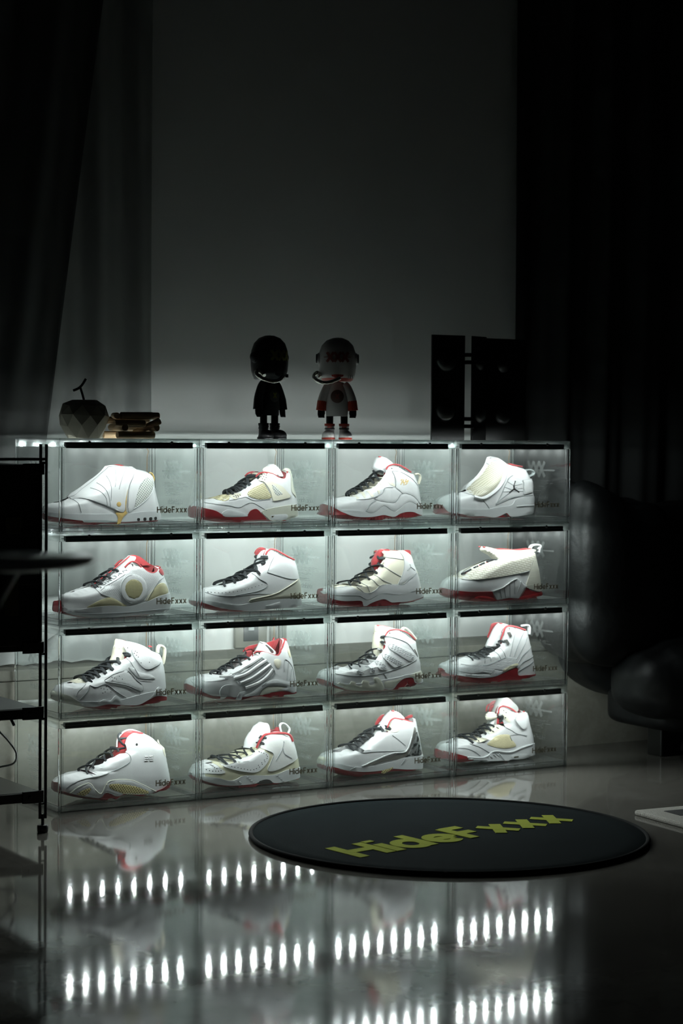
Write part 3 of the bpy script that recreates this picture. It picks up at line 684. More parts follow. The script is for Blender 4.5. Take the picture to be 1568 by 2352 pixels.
 '14': {'bot': [(26.3,19.4),(21,13.5),(46.5,11.2),(85.3,7.2),(134.8,1.2),(151.9,2.6),(175.8,3.4),(233.9,3.4),(283.6,3.6),(299.6,6.2)],'back': [(322.3,11.8),(324.9,32.8),(325.9,53.9),(322.5,69.7),(319.5,96),(313.5,104),(306.2,117.1),(298.6,127.6)],'collar': [(277.4,133.9),(258,137.1),(238.6,141.5),(225.7,151.4),(212.8,158.7),(193.6,161.3)],'throat': [(181.7,158.6),(177.1,148.2),(166.2,130.6),(144.4,107.3),(119.5,86.3)],'toe': [(113.3,72.9),(101,69.4),(73.8,64.4),(44.2,56.8),(30.8,47.5),(26.7,36.2)],'m1': [(27.9,39.5),(29.7,37.4),(40.5,30.1),(64.7,27.5),(98.9,26),(147.7,25.8),(175.1,29.3),(203.3,31.9),(233.4,35.9),(247.2,49.5),(270.7,54.7),(284,55.9),(325.3,56.5)],'m2': [(27.3,39),(29.7,36.1),(40.3,19.2),(64.2,14.8),(94.6,10.3),(131.2,7.8),(175.4,3.9),(203.6,11.1),(217,14.6),(227.7,6.1),(250.6,5.2),(284.6,8.8),(322.3,11.8)],'mats': 'WSR','h0': 0,'ov': [('lace_shroud','MC',1.5,0,[(113.1,73),(122.2,86.2),(153.5,109.2),(175.4,132.5),(184.4,145.5),(197.1,145.6),(209.5,136.7),(212.8,125),(201,102.3),(182.5,81.8),(157.3,66.6),(130.1,57.7),(115.9,56.8),(104.7,66.3)]),('shroud_tag','G2',2.6,1,[(187.4,158.4),(208.2,159.9),(197.4,148.7),(183.5,147)]),('ankle_strap','W',4,1,[(272,99.3),(322.9,102.8),(326.8,101.7),(307.8,68.6),(274.9,62.8),(273.8,81)]),('forefoot_pod','S',3,0,[(90.1,9.1),(105.3,13.1),(134.6,13.1),(161.6,10.9),(175.7,3.9),(135,7.2),(102,7.2)]),('shank_gap','D',2.6,0,[(200.4,8.6),(214.2,14.6),(219.4,8.8),(217.8,5.7)]),('side_panel','W',1.4,0,[(179.6,37.4),(199.9,60.9),(220.3,96.5),(231.4,107.3),(270.9,96.7),(273.6,81),(274.7,62.2),(245,55.2),(218.3,50.3)])],'lines': [('shroud_rim','W',5,[(179.8,140.8),(187.8,152.5),(201.3,152.9),(215.7,143.1),(220.1,126.9),(211.2,102.3),(192.7,81.2),(167.5,65.2),(136.5,53.5),(106.5,58.2)]),('seam','G',0.7,[(100.1,69.4),(101.6,63.9),(128.9,53.6),(148.3,37.9),(157,27.5)]),('seam','G',0.8,[(179.2,37.4),(198.6,60.9),(220.9,97),(231.1,107.3),(241.4,112)]),('seam','G',0.7,[(179.5,40),(215.4,60.7),(252.5,81.2)]),('seam','G',0.7,[(220.3,97),(242.8,86.5),(269.6,90.2)]),('seam','G',0.7,[(213,81.5),(235.8,74.8)]),('seam','G',0.7,[(205.3,69.9),(252.3,70.8),(272.6,70.6)]),('seam','G',0.6,[(254.2,77.3),(271,78.4)]),('seam','G',0.8,[(179.2,35.9),(218,47.8),(248.2,56.5),(308.2,59.7)]),('ridge','S',1.6,[(247.8,31.3),(274.2,33),(311.9,33.6)]),('logo_mark','D',2,[(247.2,97.4),(246.6,95.3)]),('logo_mark','D',1.2,[(246.6,95.3),(242.2,85.2)]),('logo_mark','D',2.6,[(242.2,86),(243.2,76.6)]),('logo_mark','D',1.8,[(242.6,77.1),(235.8,73.5),(226.2,67.4)]),('logo_mark','D',1.8,[(243.5,76.6),(251.6,72.9),(258.8,68.1)])],'lining': [[(270.5,141),(286.7,138.4),(306.3,134.4),(290,135.5)]],'tubes': [('collar_trim','L',1.6,[(245.9,-10,142.3),(261.4,-10,139.1),(288.9,-10,134.3)])],'loops': [('heel_tab','T',4,[(299.6,-12,125.4),(315.2,-12,125.4),(323.8,-12,119),(321.9,-12,113.8),(306.3,-12,108.6)])],'blobs': [],'dots': [],'dr': 1,'dash': [],'eyes': [],'lr': 3,'grooves': 0,'pos': (3,3,0.128)},
 '21': {'bot': [(32.7,13),(48,8.5),(79.1,1.6),(102.4,-0.7),(123,-0.6),(153.8,-0.4),(198.3,0.9),(245.4,2.1),(285.8,2),(298.7,4.7)],'back': [(315.7,9.1),(318.6,31),(314.9,50.4),(309.5,69.8),(301.8,86.5),(299.9,97.6),(295,109.5)],'collar': [(278.9,113.2),(272.3,103.8),(260.2,98.9),(245,103.2),(229.8,115.9),(217.8,124.3),(205.7,127.3),(196.8,122.1),(189.6,114.2)],'throat': [(180.7,107.1),(162.9,95.4),(148.1,87.7),(133.3,77.3),(121.5,69.6)],'toe': [(113.6,71.3),(88.7,65.3),(68.6,59),(48.8,54),(42.9,47.6),(42,35)],'m1': [(42.9,24.2),(44.6,23.3),(60.6,22.1),(88.5,25.2),(119.8,28),(153.7,27.9),(188.5,24.4),(214.1,27.8),(245.2,34.8),(276.2,45.9),(314.9,50.9)],'m2': [(42.9,15.6),(42.1,13.2),(71,5.7),(107.8,2),(135.3,1.2),(182.2,2.5),(229.8,3.6),(295,0.2),(315.4,4.7)],'mats': 'WSR','h0': 19,'ov': [('toe_bumper','R',5,0,[(40.8,39.4),(29.7,39.8),(23.4,38.7),(20.2,21.4),(22.3,15.9),(29.8,14.3),(35.3,15.1)]),('mudguard','O2',1.8,0,[(84.8,26),(97.3,33.7),(117.5,42.4),(139,47.5),(154.3,43.6),(169.9,34.9),(186,25),(154.1,27.8),(117.3,27.7)]),('heel_panel','O2',1.8,0,[(237.9,35),(249.1,50.6),(261.9,63.7),(276.3,74.1),(292.8,73.2),(302.7,54.1),(276.7,45.8),(255,38.1)]),('window_ring','W',3.2,0,[(241.5,63.1),(239.4,52.8),(234.1,43.6),(226.1,36.5),(216.4,32.1),(205.5,30.9),(194.3,33),(184.2,38.3),(176.4,46),(171.6,55.5),(170.4,65.8),(172.5,76),(177.9,85.1),(186.3,92.1),(196.4,96.5),(207.6,97.8),(218.3,95.8),(227.8,90.7),(235.4,83),(240,73.5)]),('round_window','O3',3.8,0,[(230.8,63.5),(229.4,56.3),(225.6,49.9),(220.1,44.8),(213.2,41.8),(205.4,40.9),(197.6,42.4),(190.6,46.1),(185.3,51.5),(182,58.1),(181,65.4),(182.6,72.5),(186.4,78.9),(192.1,83.9),(199.1,87),(207.2,87.8),(214.7,86.4),(221.4,82.8),(226.7,77.5),(229.8,70.8)]),('heel_collar','L',2,0,[(291.9,111.3),(290,107.2),(303.9,98.6),(288.4,92.9),(276.3,103.9)])],'lines': [('seam','G',0.7,[(40,15),(78.1,12),(135.8,10.8),(198.8,10.6),(261.2,13.4),(303.2,14.2)]),('seam','G',0.7,[(109.2,72.1),(117.9,57.1),(142.8,48.1)]),('seam','G',0.6,[(119.8,64),(157.9,84),(186.1,98.6)]),('seam','G',0.7,[(292.2,87.2),(275,80.1),(255.4,56.3),(239.4,35.2)])],'tongue': ('W',[(182.5,114.3),(211.8,137.3),(224.5,135.9),(218.5,125.6),(202.3,112.4),(187.9,105.2),(158.1,87)]),'tov': [],'lining': [[(223.1,136.8),(233.1,139.8),(251.3,134.7),(269.7,121.9),(285,113.3),(300.4,111.5),(294.3,99.2),(282,94.9),(266.7,100),(251.4,112.8),(236.2,124.1),(228.6,127.1)]],'tubes': [('collar_trim','L',2.2,[(190.1,-27,114.1),(200.2,-27,123.4),(210.7,-27,127.2),(224.3,-27,121.4),(239.4,-27,107.4),(257.6,-27,99.2),(272.8,-27,102.4),(281.9,-27,113.1)]),('throat_trim','L',1.6,[(113.4,-10,71.2),(137,-10,87.5),(177.3,-10,114.8),(194,-10,126.6),(210.2,-10,138.5)])],'loops': [],'blobs': [],'dots': [(209,118.7)],'dr': 3,'perf': ([(119.8,64),(189.8,103),(208.9,124.2),(232.5,108),(263,96.3),(288.1,95.1),(275.2,82.2),(249.3,56.5),(236.4,35.3),(192.2,25),(166.9,41),(142.4,52.1)],[(242.2,63.1),(239.1,50),(230.8,39.2),(219.3,32.2),(205.2,30.1),(191,33.4),(179,41.4),(171.5,52.7),(169.3,65.9),(172.6,78.8),(181.2,89.5),(193.4,96.5),(207.4,98.6),(221.2,95.5),(232.5,87.7),(239.9,76.3)],5.2,0.75),'dash': [],'text': ('JORDAN',(121.5,68.5),(192.6,107.5),3.7,0.9,'G',0),'eyes': [(114.6,69.9),(134,77.5),(152.8,89.5),(175.7,104.4)],'lr': 3,'grooves': 0,'pos': (0,2,0.084)},
 '22': {'bot': [(19,21.7),(27.1,16.2),(67,6.4),(103.8,0.9),(130.2,0.4),(165.4,0.9),(209.2,1.4),(248.7,1.8),(288,2.6),(297.4,5.3)],'back': [(315.3,10.3),(315.9,41.2),(314,62),(308.4,85.3),(303.5,106.1),(297.4,121.2)],'collar': [(281.3,123.9),(266.4,130.6),(248.7,139.5),(233.9,146.2),(219.8,148.8),(210.5,144.2),(206.8,135.6)],'throat': [(208.2,116.2),(200.3,108.2),(176.3,96.1),(158.9,86.4),(146.8,77.1),(124.4,71.2),(104.3,66.2)],'toe': [(94.8,64.3),(65.2,58.8),(40.5,52),(24.9,41),(19,30.5)],'m1': [(20.1,30.5),(24.9,32.3),(37,32.2),(64,27.2),(96.5,21.5),(125.7,19.4),(152.9,22.5),(180.9,25.6),(218,27.9),(263.5,28.7),(315.5,26.8)],'m2': [(19,30),(23.1,29.2),(36.8,25),(65.4,14.9),(97.7,9),(140.7,4.4),(171.8,3.9),(218.2,6.2),(263.7,6.1),(314.7,5.1)],'mats': 'WSR','h0': 19,'ov': [('heel_wedge','C2',2.2,0,[(153.2,22.7),(153.1,31.1),(218.5,40.5),(252.4,53),(295,74.3),(305.2,65.1),(302.8,28.8),(264.1,28.6),(218.6,27.8),(179.1,24.8)]),('wedge_stripe','G3',2.8,0,[(154.3,24.2),(156.9,30.1),(218.3,37.7),(301,42.1),(302,29.6),(263.8,29.1),(218.3,28.1),(178.8,25.6)]),('heel_notch','S',2.6,1,[(197.2,13.6),(238.3,21.7),(240.4,14.9),(215.6,8.3)])],'lines': [('seam','G',0.7,[(43.8,49.9),(65.5,43.2),(111.2,41),(172.3,43.4),(221.7,40.4)]),('seam','G',0.8,[(169.2,91.6),(181,79.6),(202.2,68.7),(201.7,58.6),(173.1,49.6),(111.2,42)]),('seam','G',0.8,[(205.8,93.9),(235.4,85.4),(265.2,77.1),(291.8,74.5)]),('seam','G',0.6,[(229.7,135),(213.8,106.7),(205.8,93.9)]),('piping','C',1.3,[(153.4,30.8),(218.8,40.2),(252.4,52.7),(295.9,74.3)])],'tongue': ('W',[(197,118.2),(201.3,132.9),(212.9,144.1),(223.7,145.2),(220.9,135),(216.6,115.1),(208.8,107.1),(192.7,100.4)]),'tov': [],'lining': [[(203.1,129.3),(206,142),(217.6,150.2),(233,146.6),(218.3,143),(211,132.9),(206.7,124)],[(206.1,116.4),(217.7,139.2),(226.6,136.4),(225.5,126.2),(212.6,116.2)]],'tubes': [('collar_trim','L',2.2,[(286.6,-27,121.4),(270,-27,128.7),(249.2,-27,139.4),(234.5,-27,146.2),(220.4,-27,149),(210.2,-27,142.9),(206.5,-27,135.3)]),('throat_trim','L',1.6,[(203.9,-10,112.8),(212.2,-10,104.9),(216.3,-10,96.8)])],'loops': [],'blobs': [],'dots': [(48.5,50.7),(54.1,50.4),(61.1,49.8),(68.9,49.3),(77.2,49.2),(86,49.6),(95.7,50.5),(105.2,51.1),(117.1,51.9),(129.1,53.4),(138.9,54.8),(148.9,56.7),(158.9,58.8),(169.3,60.9),(179.4,63.1),(188.9,64.7),(216.7,141.3),(193.4,108.5)],'dr': 1.1,'dash': [],'eyes': [(96.1,63.5),(124.5,70.9),(141.7,76.8),(155.1,83),(183.7,92),(207.6,115.8),(210.6,129.4)],'lr': 3.4,'grooves': 0,'pos': (1,2,0.084)},
 '23': {'bot': [(19.4,14.8),(25.8,8.8),(57.6,4.2),(89.5,0.5),(103.1,1.6),(123,1.7),(160,0.9),(198.6,1.7),(239.3,1),(269.9,1.6),(289.2,8.1)],'back': [(315.6,15.1),(316.1,22.6),(309.6,38.1),(306,58.5),(299.7,78.9),(292.3,94.3),(287.4,107),(281.5,122.3)],'collar': [(265.8,135.2),(246,136.2),(231.1,136),(216.1,136.9),(198.9,138),(187.1,134.5)],'throat': [(190,121.4),(181.9,104.1),(175.5,94.3),(160.9,79.7),(146.2,72.6),(128.7,63.1),(112.7,53.6)],'toe': [(110.7,50.5),(81.8,53.9),(59.3,51.9),(37.4,47.4),(22.3,40),(18.1,28.5)],'m1': [(21,34.1),(26.4,34.5),(39.2,30.9),(65.3,29.9),(95.6,29.5),(109.9,24.1),(128.3,18),(143.9,22.8),(162.7,30.5),(182.3,31.6),(223.4,27),(254.2,30.9),(278.9,38.1),(309.9,40.1)],'m2': [(18,39.7),(25.4,41.3),(24.7,32.5),(29.7,25),(39.3,21.1),(58,17.9),(84.4,17.5),(101.2,17.5),(109.4,14),(112.1,4.5),(122.3,3.8),(131.7,8.4),(153.4,14.9),(175.9,18.4),(189,14.6),(201.9,9),(223.6,8.9),(254.5,9.5),(279.1,13.6),(315.8,22.2)],'mats': 'CSR','h0': 19,'ov': [('mudguard','WP',2.4,0,[(25.5,45.3),(42.1,49.9),(49.4,48.9),(66.6,51.2),(82.5,52.4),(93.5,44.1),(113.3,37.6),(131.7,35.6),(150.8,42.3),(164.1,51.4),(183.3,54.4),(221.2,53),(240,53.8),(258.8,65.5),(284.3,79.4),(290.9,64.6),(294,43.9),(254.9,31.5),(223.8,27.7),(182.6,32.3),(160.1,30.3),(129,19.1),(110.5,24.8),(95.9,30.5),(39.5,32.1),(25.6,36.3)]),('heel_panel','W',1.8,0,[(232.9,133.7),(258.1,127.9),(273.1,112.3),(279,104.5),(285.3,81.1),(259.2,65.7),(234.1,54),(223.6,54.4),(236.6,76.2),(243.9,100.9),(241.4,121)]),('toe_bumper','R',3.2,0,[(11.4,41.4),(17.7,46.6),(28.6,46.2),(24.8,38.4),(28.9,25.5),(29.2,11.5),(25.2,9.4),(12.8,17.1)])],'lines': [('seam','G',0.8,[(180.7,101.7),(198.3,89.8),(234.5,71.2)]),('seam','G',0.7,[(158.5,77.8),(174.3,65.9),(203.6,54.8)]),('seam','G',0.7,[(143.3,70.6),(158.1,54.6),(164.6,51.4)]),('seam','G',0.7,[(124,58.8),(132.6,37.8)]),('seam','G',0.8,[(190.4,121.7),(242.3,114.7)]),('seam','G',0.6,[(95.3,51.7),(113.6,37.8)]),('logo_mark','G',1,[(260.7,102.2),(262.9,95.9),(252.1,86.7)]),('logo_mark','G',1,[(262.9,95.9),(277.6,86.5)]),('lace_loop','C',2.6,[(190.4,133.7),(190.9,122.2)]),('lace_loop','C',2.6,[(187.1,109.5),(179.9,100)]),('lace_loop','C',2.6,[(171.3,90),(165.5,83.9)])],'tongue': ('L',[(170.1,108.6),(179.4,125.9),(188.2,137),(200,140.5),(214.9,138.1),(203.1,132.1),(199,120.4),(191.5,103),(173.3,83.9)]),'tov': [],'lining': [[(259.6,133.1),(292.8,134.4),(297.8,120.1),(304.7,100.6),(296.1,112),(286.9,124.9),(268.7,128.4)]],'tubes': [('throat_trim','L',1.6,[(195,-10,131.4),(194,-10,121.4),(187,-10,102.8)])],'loops': [],'blobs': [],'dots': [],'dr': 1,'dash': [],'eyes': [(90.1,53.7),(121.9,58.6),(141.9,68.6),(166,82.7),(182.9,99.8),(190,119.3),(216.2,137.5)],'lr': 2.6,'grooves': 0,'pos': (2,2,0.0904)},
 '24': {'bot': [(15.7,19.2),(27.2,12.2),(68.5,4.9),(106.7,-0.3),(121.3,2),(151.2,2.1),(220.3,2.5),(270.2,1.1),(293.5,4.7)],'back': [(322.9,9.2),(321.8,15.8),(319.5,19.8),(317.8,43.4),(312.5,77.7),(304.1,101.4),(298.9,122.5)],'collar': [(280.2,126.7),(254.5,123.4),(222.6,116.4),(190.9,110.7),(167.9,103.5)],'throat': [(157,105),(128.8,96.7),(103.9,87),(79.1,75.7)],'toe': [(74.5,69.6),(61,65),(40.7,61.5),(24.5,52.6),(17.3,39.7)],'m1': [(15.5,36.6),(31.1,32.1),(71.9,28.1),(130.7,27),(185.7,25.3),(248.2,34.4),(269.9,22.7),(319.5,19.8)],'m2': [(15.5,36.6),(31.1,32.1),(71.9,28.1),(130.7,27),(185.7,25.3),(248.2,34.4),(269.9,22.7),(319.5,19.8)],'mats': 'W-R','h0': 6,'ov': [('side_wing','W',3.4,1,[(136.1,27.3),(171.9,36.5),(200.6,50.5),(215.9,56.1),(222.7,56.2),(233.9,49.6),(251.7,36.1),(225.4,6.2),(193.4,8.5),(151.6,5.1)]),('heel_pad','R2',3.4,0,[(225.4,6.2),(253.6,11.4),(305.5,17),(304.9,9.2),(314.6,-2.5),(269.2,-2.3)]),('forefoot_pad','R2',3.2,0,[(73.1,7.1),(87.2,15.2),(111.4,15.7),(134.7,10.9),(148.1,4.3),(132.4,2.2),(95.4,2.4)]),('woven_panel','MW',2,0,[(51.6,62.1),(72.2,68.7),(107,86.4),(153.9,100.9),(175.9,104.8),(230.3,115.1),(302.2,123.6),(273,97.8),(262.1,74.8),(222,69.3),(153,62.7),(88.4,59.2),(58.5,59.9)]),('heel_rib_panel','MR',2.6,0,[(294,116.9),(297.3,86.4),(302,55.1),(301.4,21.9),(270.2,27.7),(251.1,36.1),(261.9,61.9),(276.2,97.7)])],'lines': [('seam','G',0.7,[(160.2,31.5),(166.5,8.6)]),('seam','G',0.7,[(175.1,36.5),(180.6,9)]),('seam','G',0.7,[(194.3,43),(196,9.9)]),('seam','G',0.7,[(211.9,50),(211.6,17)]),('seam','G',0.7,[(233,49.4),(220.8,21.8)]),('piping','S',1.6,[(136.4,27.3),(172.2,36.4),(201,50.4),(221.4,56.2),(234.3,49.6),(252.1,36.1)]),('seam','G',1,[(52,59.1),(88.4,57.9),(153,61.4),(222,68.3),(262.8,75.3)])],'tongue': ('MK',[(134.2,130),(138.8,139),(151.4,137.9),(176.8,132.2),(208.6,130.4),(240.6,128.2),(266.4,128.4),(292.2,130.4),(299.4,125),(266.5,117.1),(189.9,98.2),(177.2,103.7),(158,118.4),(142.1,124.7)]),'tov': [],'lining': [],'tubes': [('collar_trim','L',1.6,[(133.9,-10,139.4),(159.1,-10,135.5),(175,-10,131.5),(209.9,-10,131.3),(235.5,-10,128.4),(261.2,-10,128.9),(287.6,-10,131.1)]),('lace','K',2.6,[(64.8,-14,71.2),(81.8,-14,77.4),(94.2,-14,82.2)]),('lace','K',2.6,[(103.5,-14,86),(116,-14,90.3)]),('lace','K',3,[(122.2,-14,92.2),(136.3,-14,97.6)]),('lace','K',3.2,[(144.1,-14,100.4),(158.3,-14,104.7),(177.2,-14,103.2)]),('lace','L',2,[(75.6,-14,73.5),(88,-14,78.2)]),('lace','L',2,[(112.9,-14,87.3),(125.4,-14,92.2)]),('lace','L',2,[(131.6,-14,94.1),(145.7,-14,98.9)]),('lace_loop','C',2.4,[(79.3,-14,75.9),(85.6,-14,72.7)]),('lace_loop','C',2.4,[(95.5,-14,83.2),(101.1,-14,79.9)]),('lace_loop','C',2.4,[(109.7,-14,89.5),(116.1,-14,84.7)]),('lace_loop','C',2.4,[(125.3,-14,94.2),(131.7,-14,89.9)]),('lace_loop','C',2.4,[(137.9,-14,98.5),(144.2,-14,94.8)])],'loops': [('heel_loop','W',4.2,[(286.7,-6,132),(291.5,-6,138.7),(306,-6,141),(319.1,-6,138.1),(315.2,-6,131.4),(313.4,-6,121.5)]),('ring','K',1.8,[(295.7,-8,124.6),(303.1,-8,128.1),(311.9,-8,127.9),(313.2,-8,121.6),(309.7,-8,116.9)])],'blobs': [],'dots': [],'dr': 1,'dash': [],'eyes': [],'lr': 3,'grooves': 0,'pos': (3,2,0.084)},
 '31': {'bot': [(21.1,25.8),(27.2,21.8),(54.1,14),(85.2,6.4),(112.8,-0.9),(126.4,0.4),(161.8,-0.8),(184.1,0.8),(218.7,3.2),(249.7,2.5),(277.5,3.5),(294.2,6.5)],'back': [(309.4,9.9),(306.9,25.2),(306.5,44.6),(304.5,69.5),(301.4,88.9),(296.7,108.5),(290.5,119.2)],'collar': [(273.2,124.9),(254.9,136.7),(230.7,146),(206.6,151.2),(197,147.6),(192.2,139.6)],'throat': [(198.9,120.7),(192.1,112),(170.3,105.7),(158.4,95.5),(140.6,85.5),(122.9,78.3),(108.1,71)],'toe': [(101.1,63.3),(86.5,67.5),(69.1,62.1),(49.1,58.6),(32.2,53.7),(25.7,45.4),(21.1,36.6)],'m1': [(21.7,36.6),(35.9,33.7),(64.2,23.8),(118,20.5),(161.7,20.6),(187.2,22.2),(221.6,28.1),(255.8,32.7),(306.9,30.2)],'m2': [(21.1,25.8),(49.1,16.1),(81.6,8.7),(101.9,7.5),(136.6,12.4),(177.6,7.5),(218.7,5.1),(249.6,16.5),(271.1,22.8),(307.6,16.9)],'mats': 'WSR','h0': 19,'ov': [('toe_bumper','C2',3.2,0,[(17.2,39.2),(21.5,44.9),(30.9,41.6),(44.5,35.8),(56.4,27.7),(77.5,11.1),(74.7,10.3),(48.2,17.6),(24.7,23.6),(17.2,29)]),('mountain_pod','S',3.6,0,[(101.9,7.5),(112.1,18.1),(127.5,24.1),(142.7,20.1),(159.9,30.8),(177.8,9.3),(164.9,14.4),(155.3,17.3),(142.8,13.3),(121.1,16.2)]),('heel_peak','S',3.6,0,[(226.5,7.3),(249.8,19.4),(261.9,32.4),(274.5,43.9),(290.8,30.1),(293.2,20.2),(268,24.4),(249.8,16.7)]),('ankle_panel','W',2.4,0,[(206.7,133.8),(219.3,136.1),(249.8,122.3),(282,101.8),(260.8,89.5),(245.2,86.3),(230,93.9),(215.4,110.9),(208.3,124.2)]),('ankle_gap','D',1.8,0,[(236.7,87.8),(251.7,86.4),(282.9,100.4),(278.3,94.6),(251.5,84)]),('side_panel','W',1.6,0,[(130.9,67.3),(151.7,79.4),(179.9,86.5),(195.8,83.6),(213.9,65),(231.8,47.7),(226.8,37.2),(185,53.4),(132.1,64.6)]),('strap_panel','W',2,0,[(196,93.1),(204,93.4),(213,89.7),(223.6,80.9),(251.3,73.9),(263.8,63.5),(223.8,67.1),(208.1,78.9)]),('toe_mesh','C',1,0,[(68.5,62.4),(84.3,69.5),(93.1,67.7),(91.1,64.4),(79.9,62.9)]),('collar_lining','L',1,0,[(263.4,136.9),(270.1,138),(276.2,133.6),(270.4,133.8)])],'lines': [('seam','G',0.8,[(92.3,58.8),(107,53.7),(125.6,58.4),(137.8,56.5),(162.1,38.9),(187.7,23.5)]),('seam','G',0.7,[(92,58),(86.8,46.2),(65.9,25.8)]),('seam','G',0.6,[(87.2,62.1),(65.6,47),(59.6,34)]),('seam','G',0.7,[(130.9,67.3),(151.7,79.4),(179.9,86.5),(195.6,83.7),(213.6,65),(231.8,47.7),(226.8,37.2),(185,53.4),(131.9,64.7)]),('seam','G',0.8,[(195.8,113.5),(203.3,103.2),(212.1,89.2),(221.9,72.7)]),('seam','G',0.6,[(222.1,28.2),(228.3,37.4)])],'tongue': ('C',[(172.3,121.7),(178.1,147.6),(182.6,156.9),(203.6,150.5),(213.3,144.6),(206.1,136.7),(205.3,119),(197.8,106.2),(158.9,89.1)]),'tov': [],'lining': [[(193.2,154),(209.8,151.3),(218.2,147.4),(203.7,150.2)]],'tubes': [],'loops': [('heel_loop','C',4.5,[(285.1,-8,121.2),(286.9,-8,134.9),(293.9,-8,137),(303.1,-8,128.6),(301.7,-8,104.4),(297.5,-8,93.5)])],'blobs': [],'dots': [(211.8,125.3),(217.3,120.5),(221.4,116.3),(228.2,102.5),(214.5,130.1),(218.8,126.7),(149.3,73.5),(156.5,71.8),(169.3,75),(177,67.7),(150.1,66.8),(144.7,69.7),(161.2,68.8),(134,53.2),(130.4,41.4),(124.2,39.1),(136.7,46.4),(145.8,40.4),(127.6,48.3),(120,50.1),(191.9,82.9),(198.1,138.1),(212.7,143.6),(250.1,102.6)],'dr': 1.2,'dash': [],'text': ('NORD',(173.2,137.9),(197.2,131.9),4.8,0.7,'G2t',1),'eyes': [(92.3,66.3),(112.2,71.5),(123.3,75.8),(139,83.1),(156.1,90.5),(175.1,104.3),(202.6,120.1)],'lr': 3.6,'grooves': 0,'pos': (0,1,0.084)},
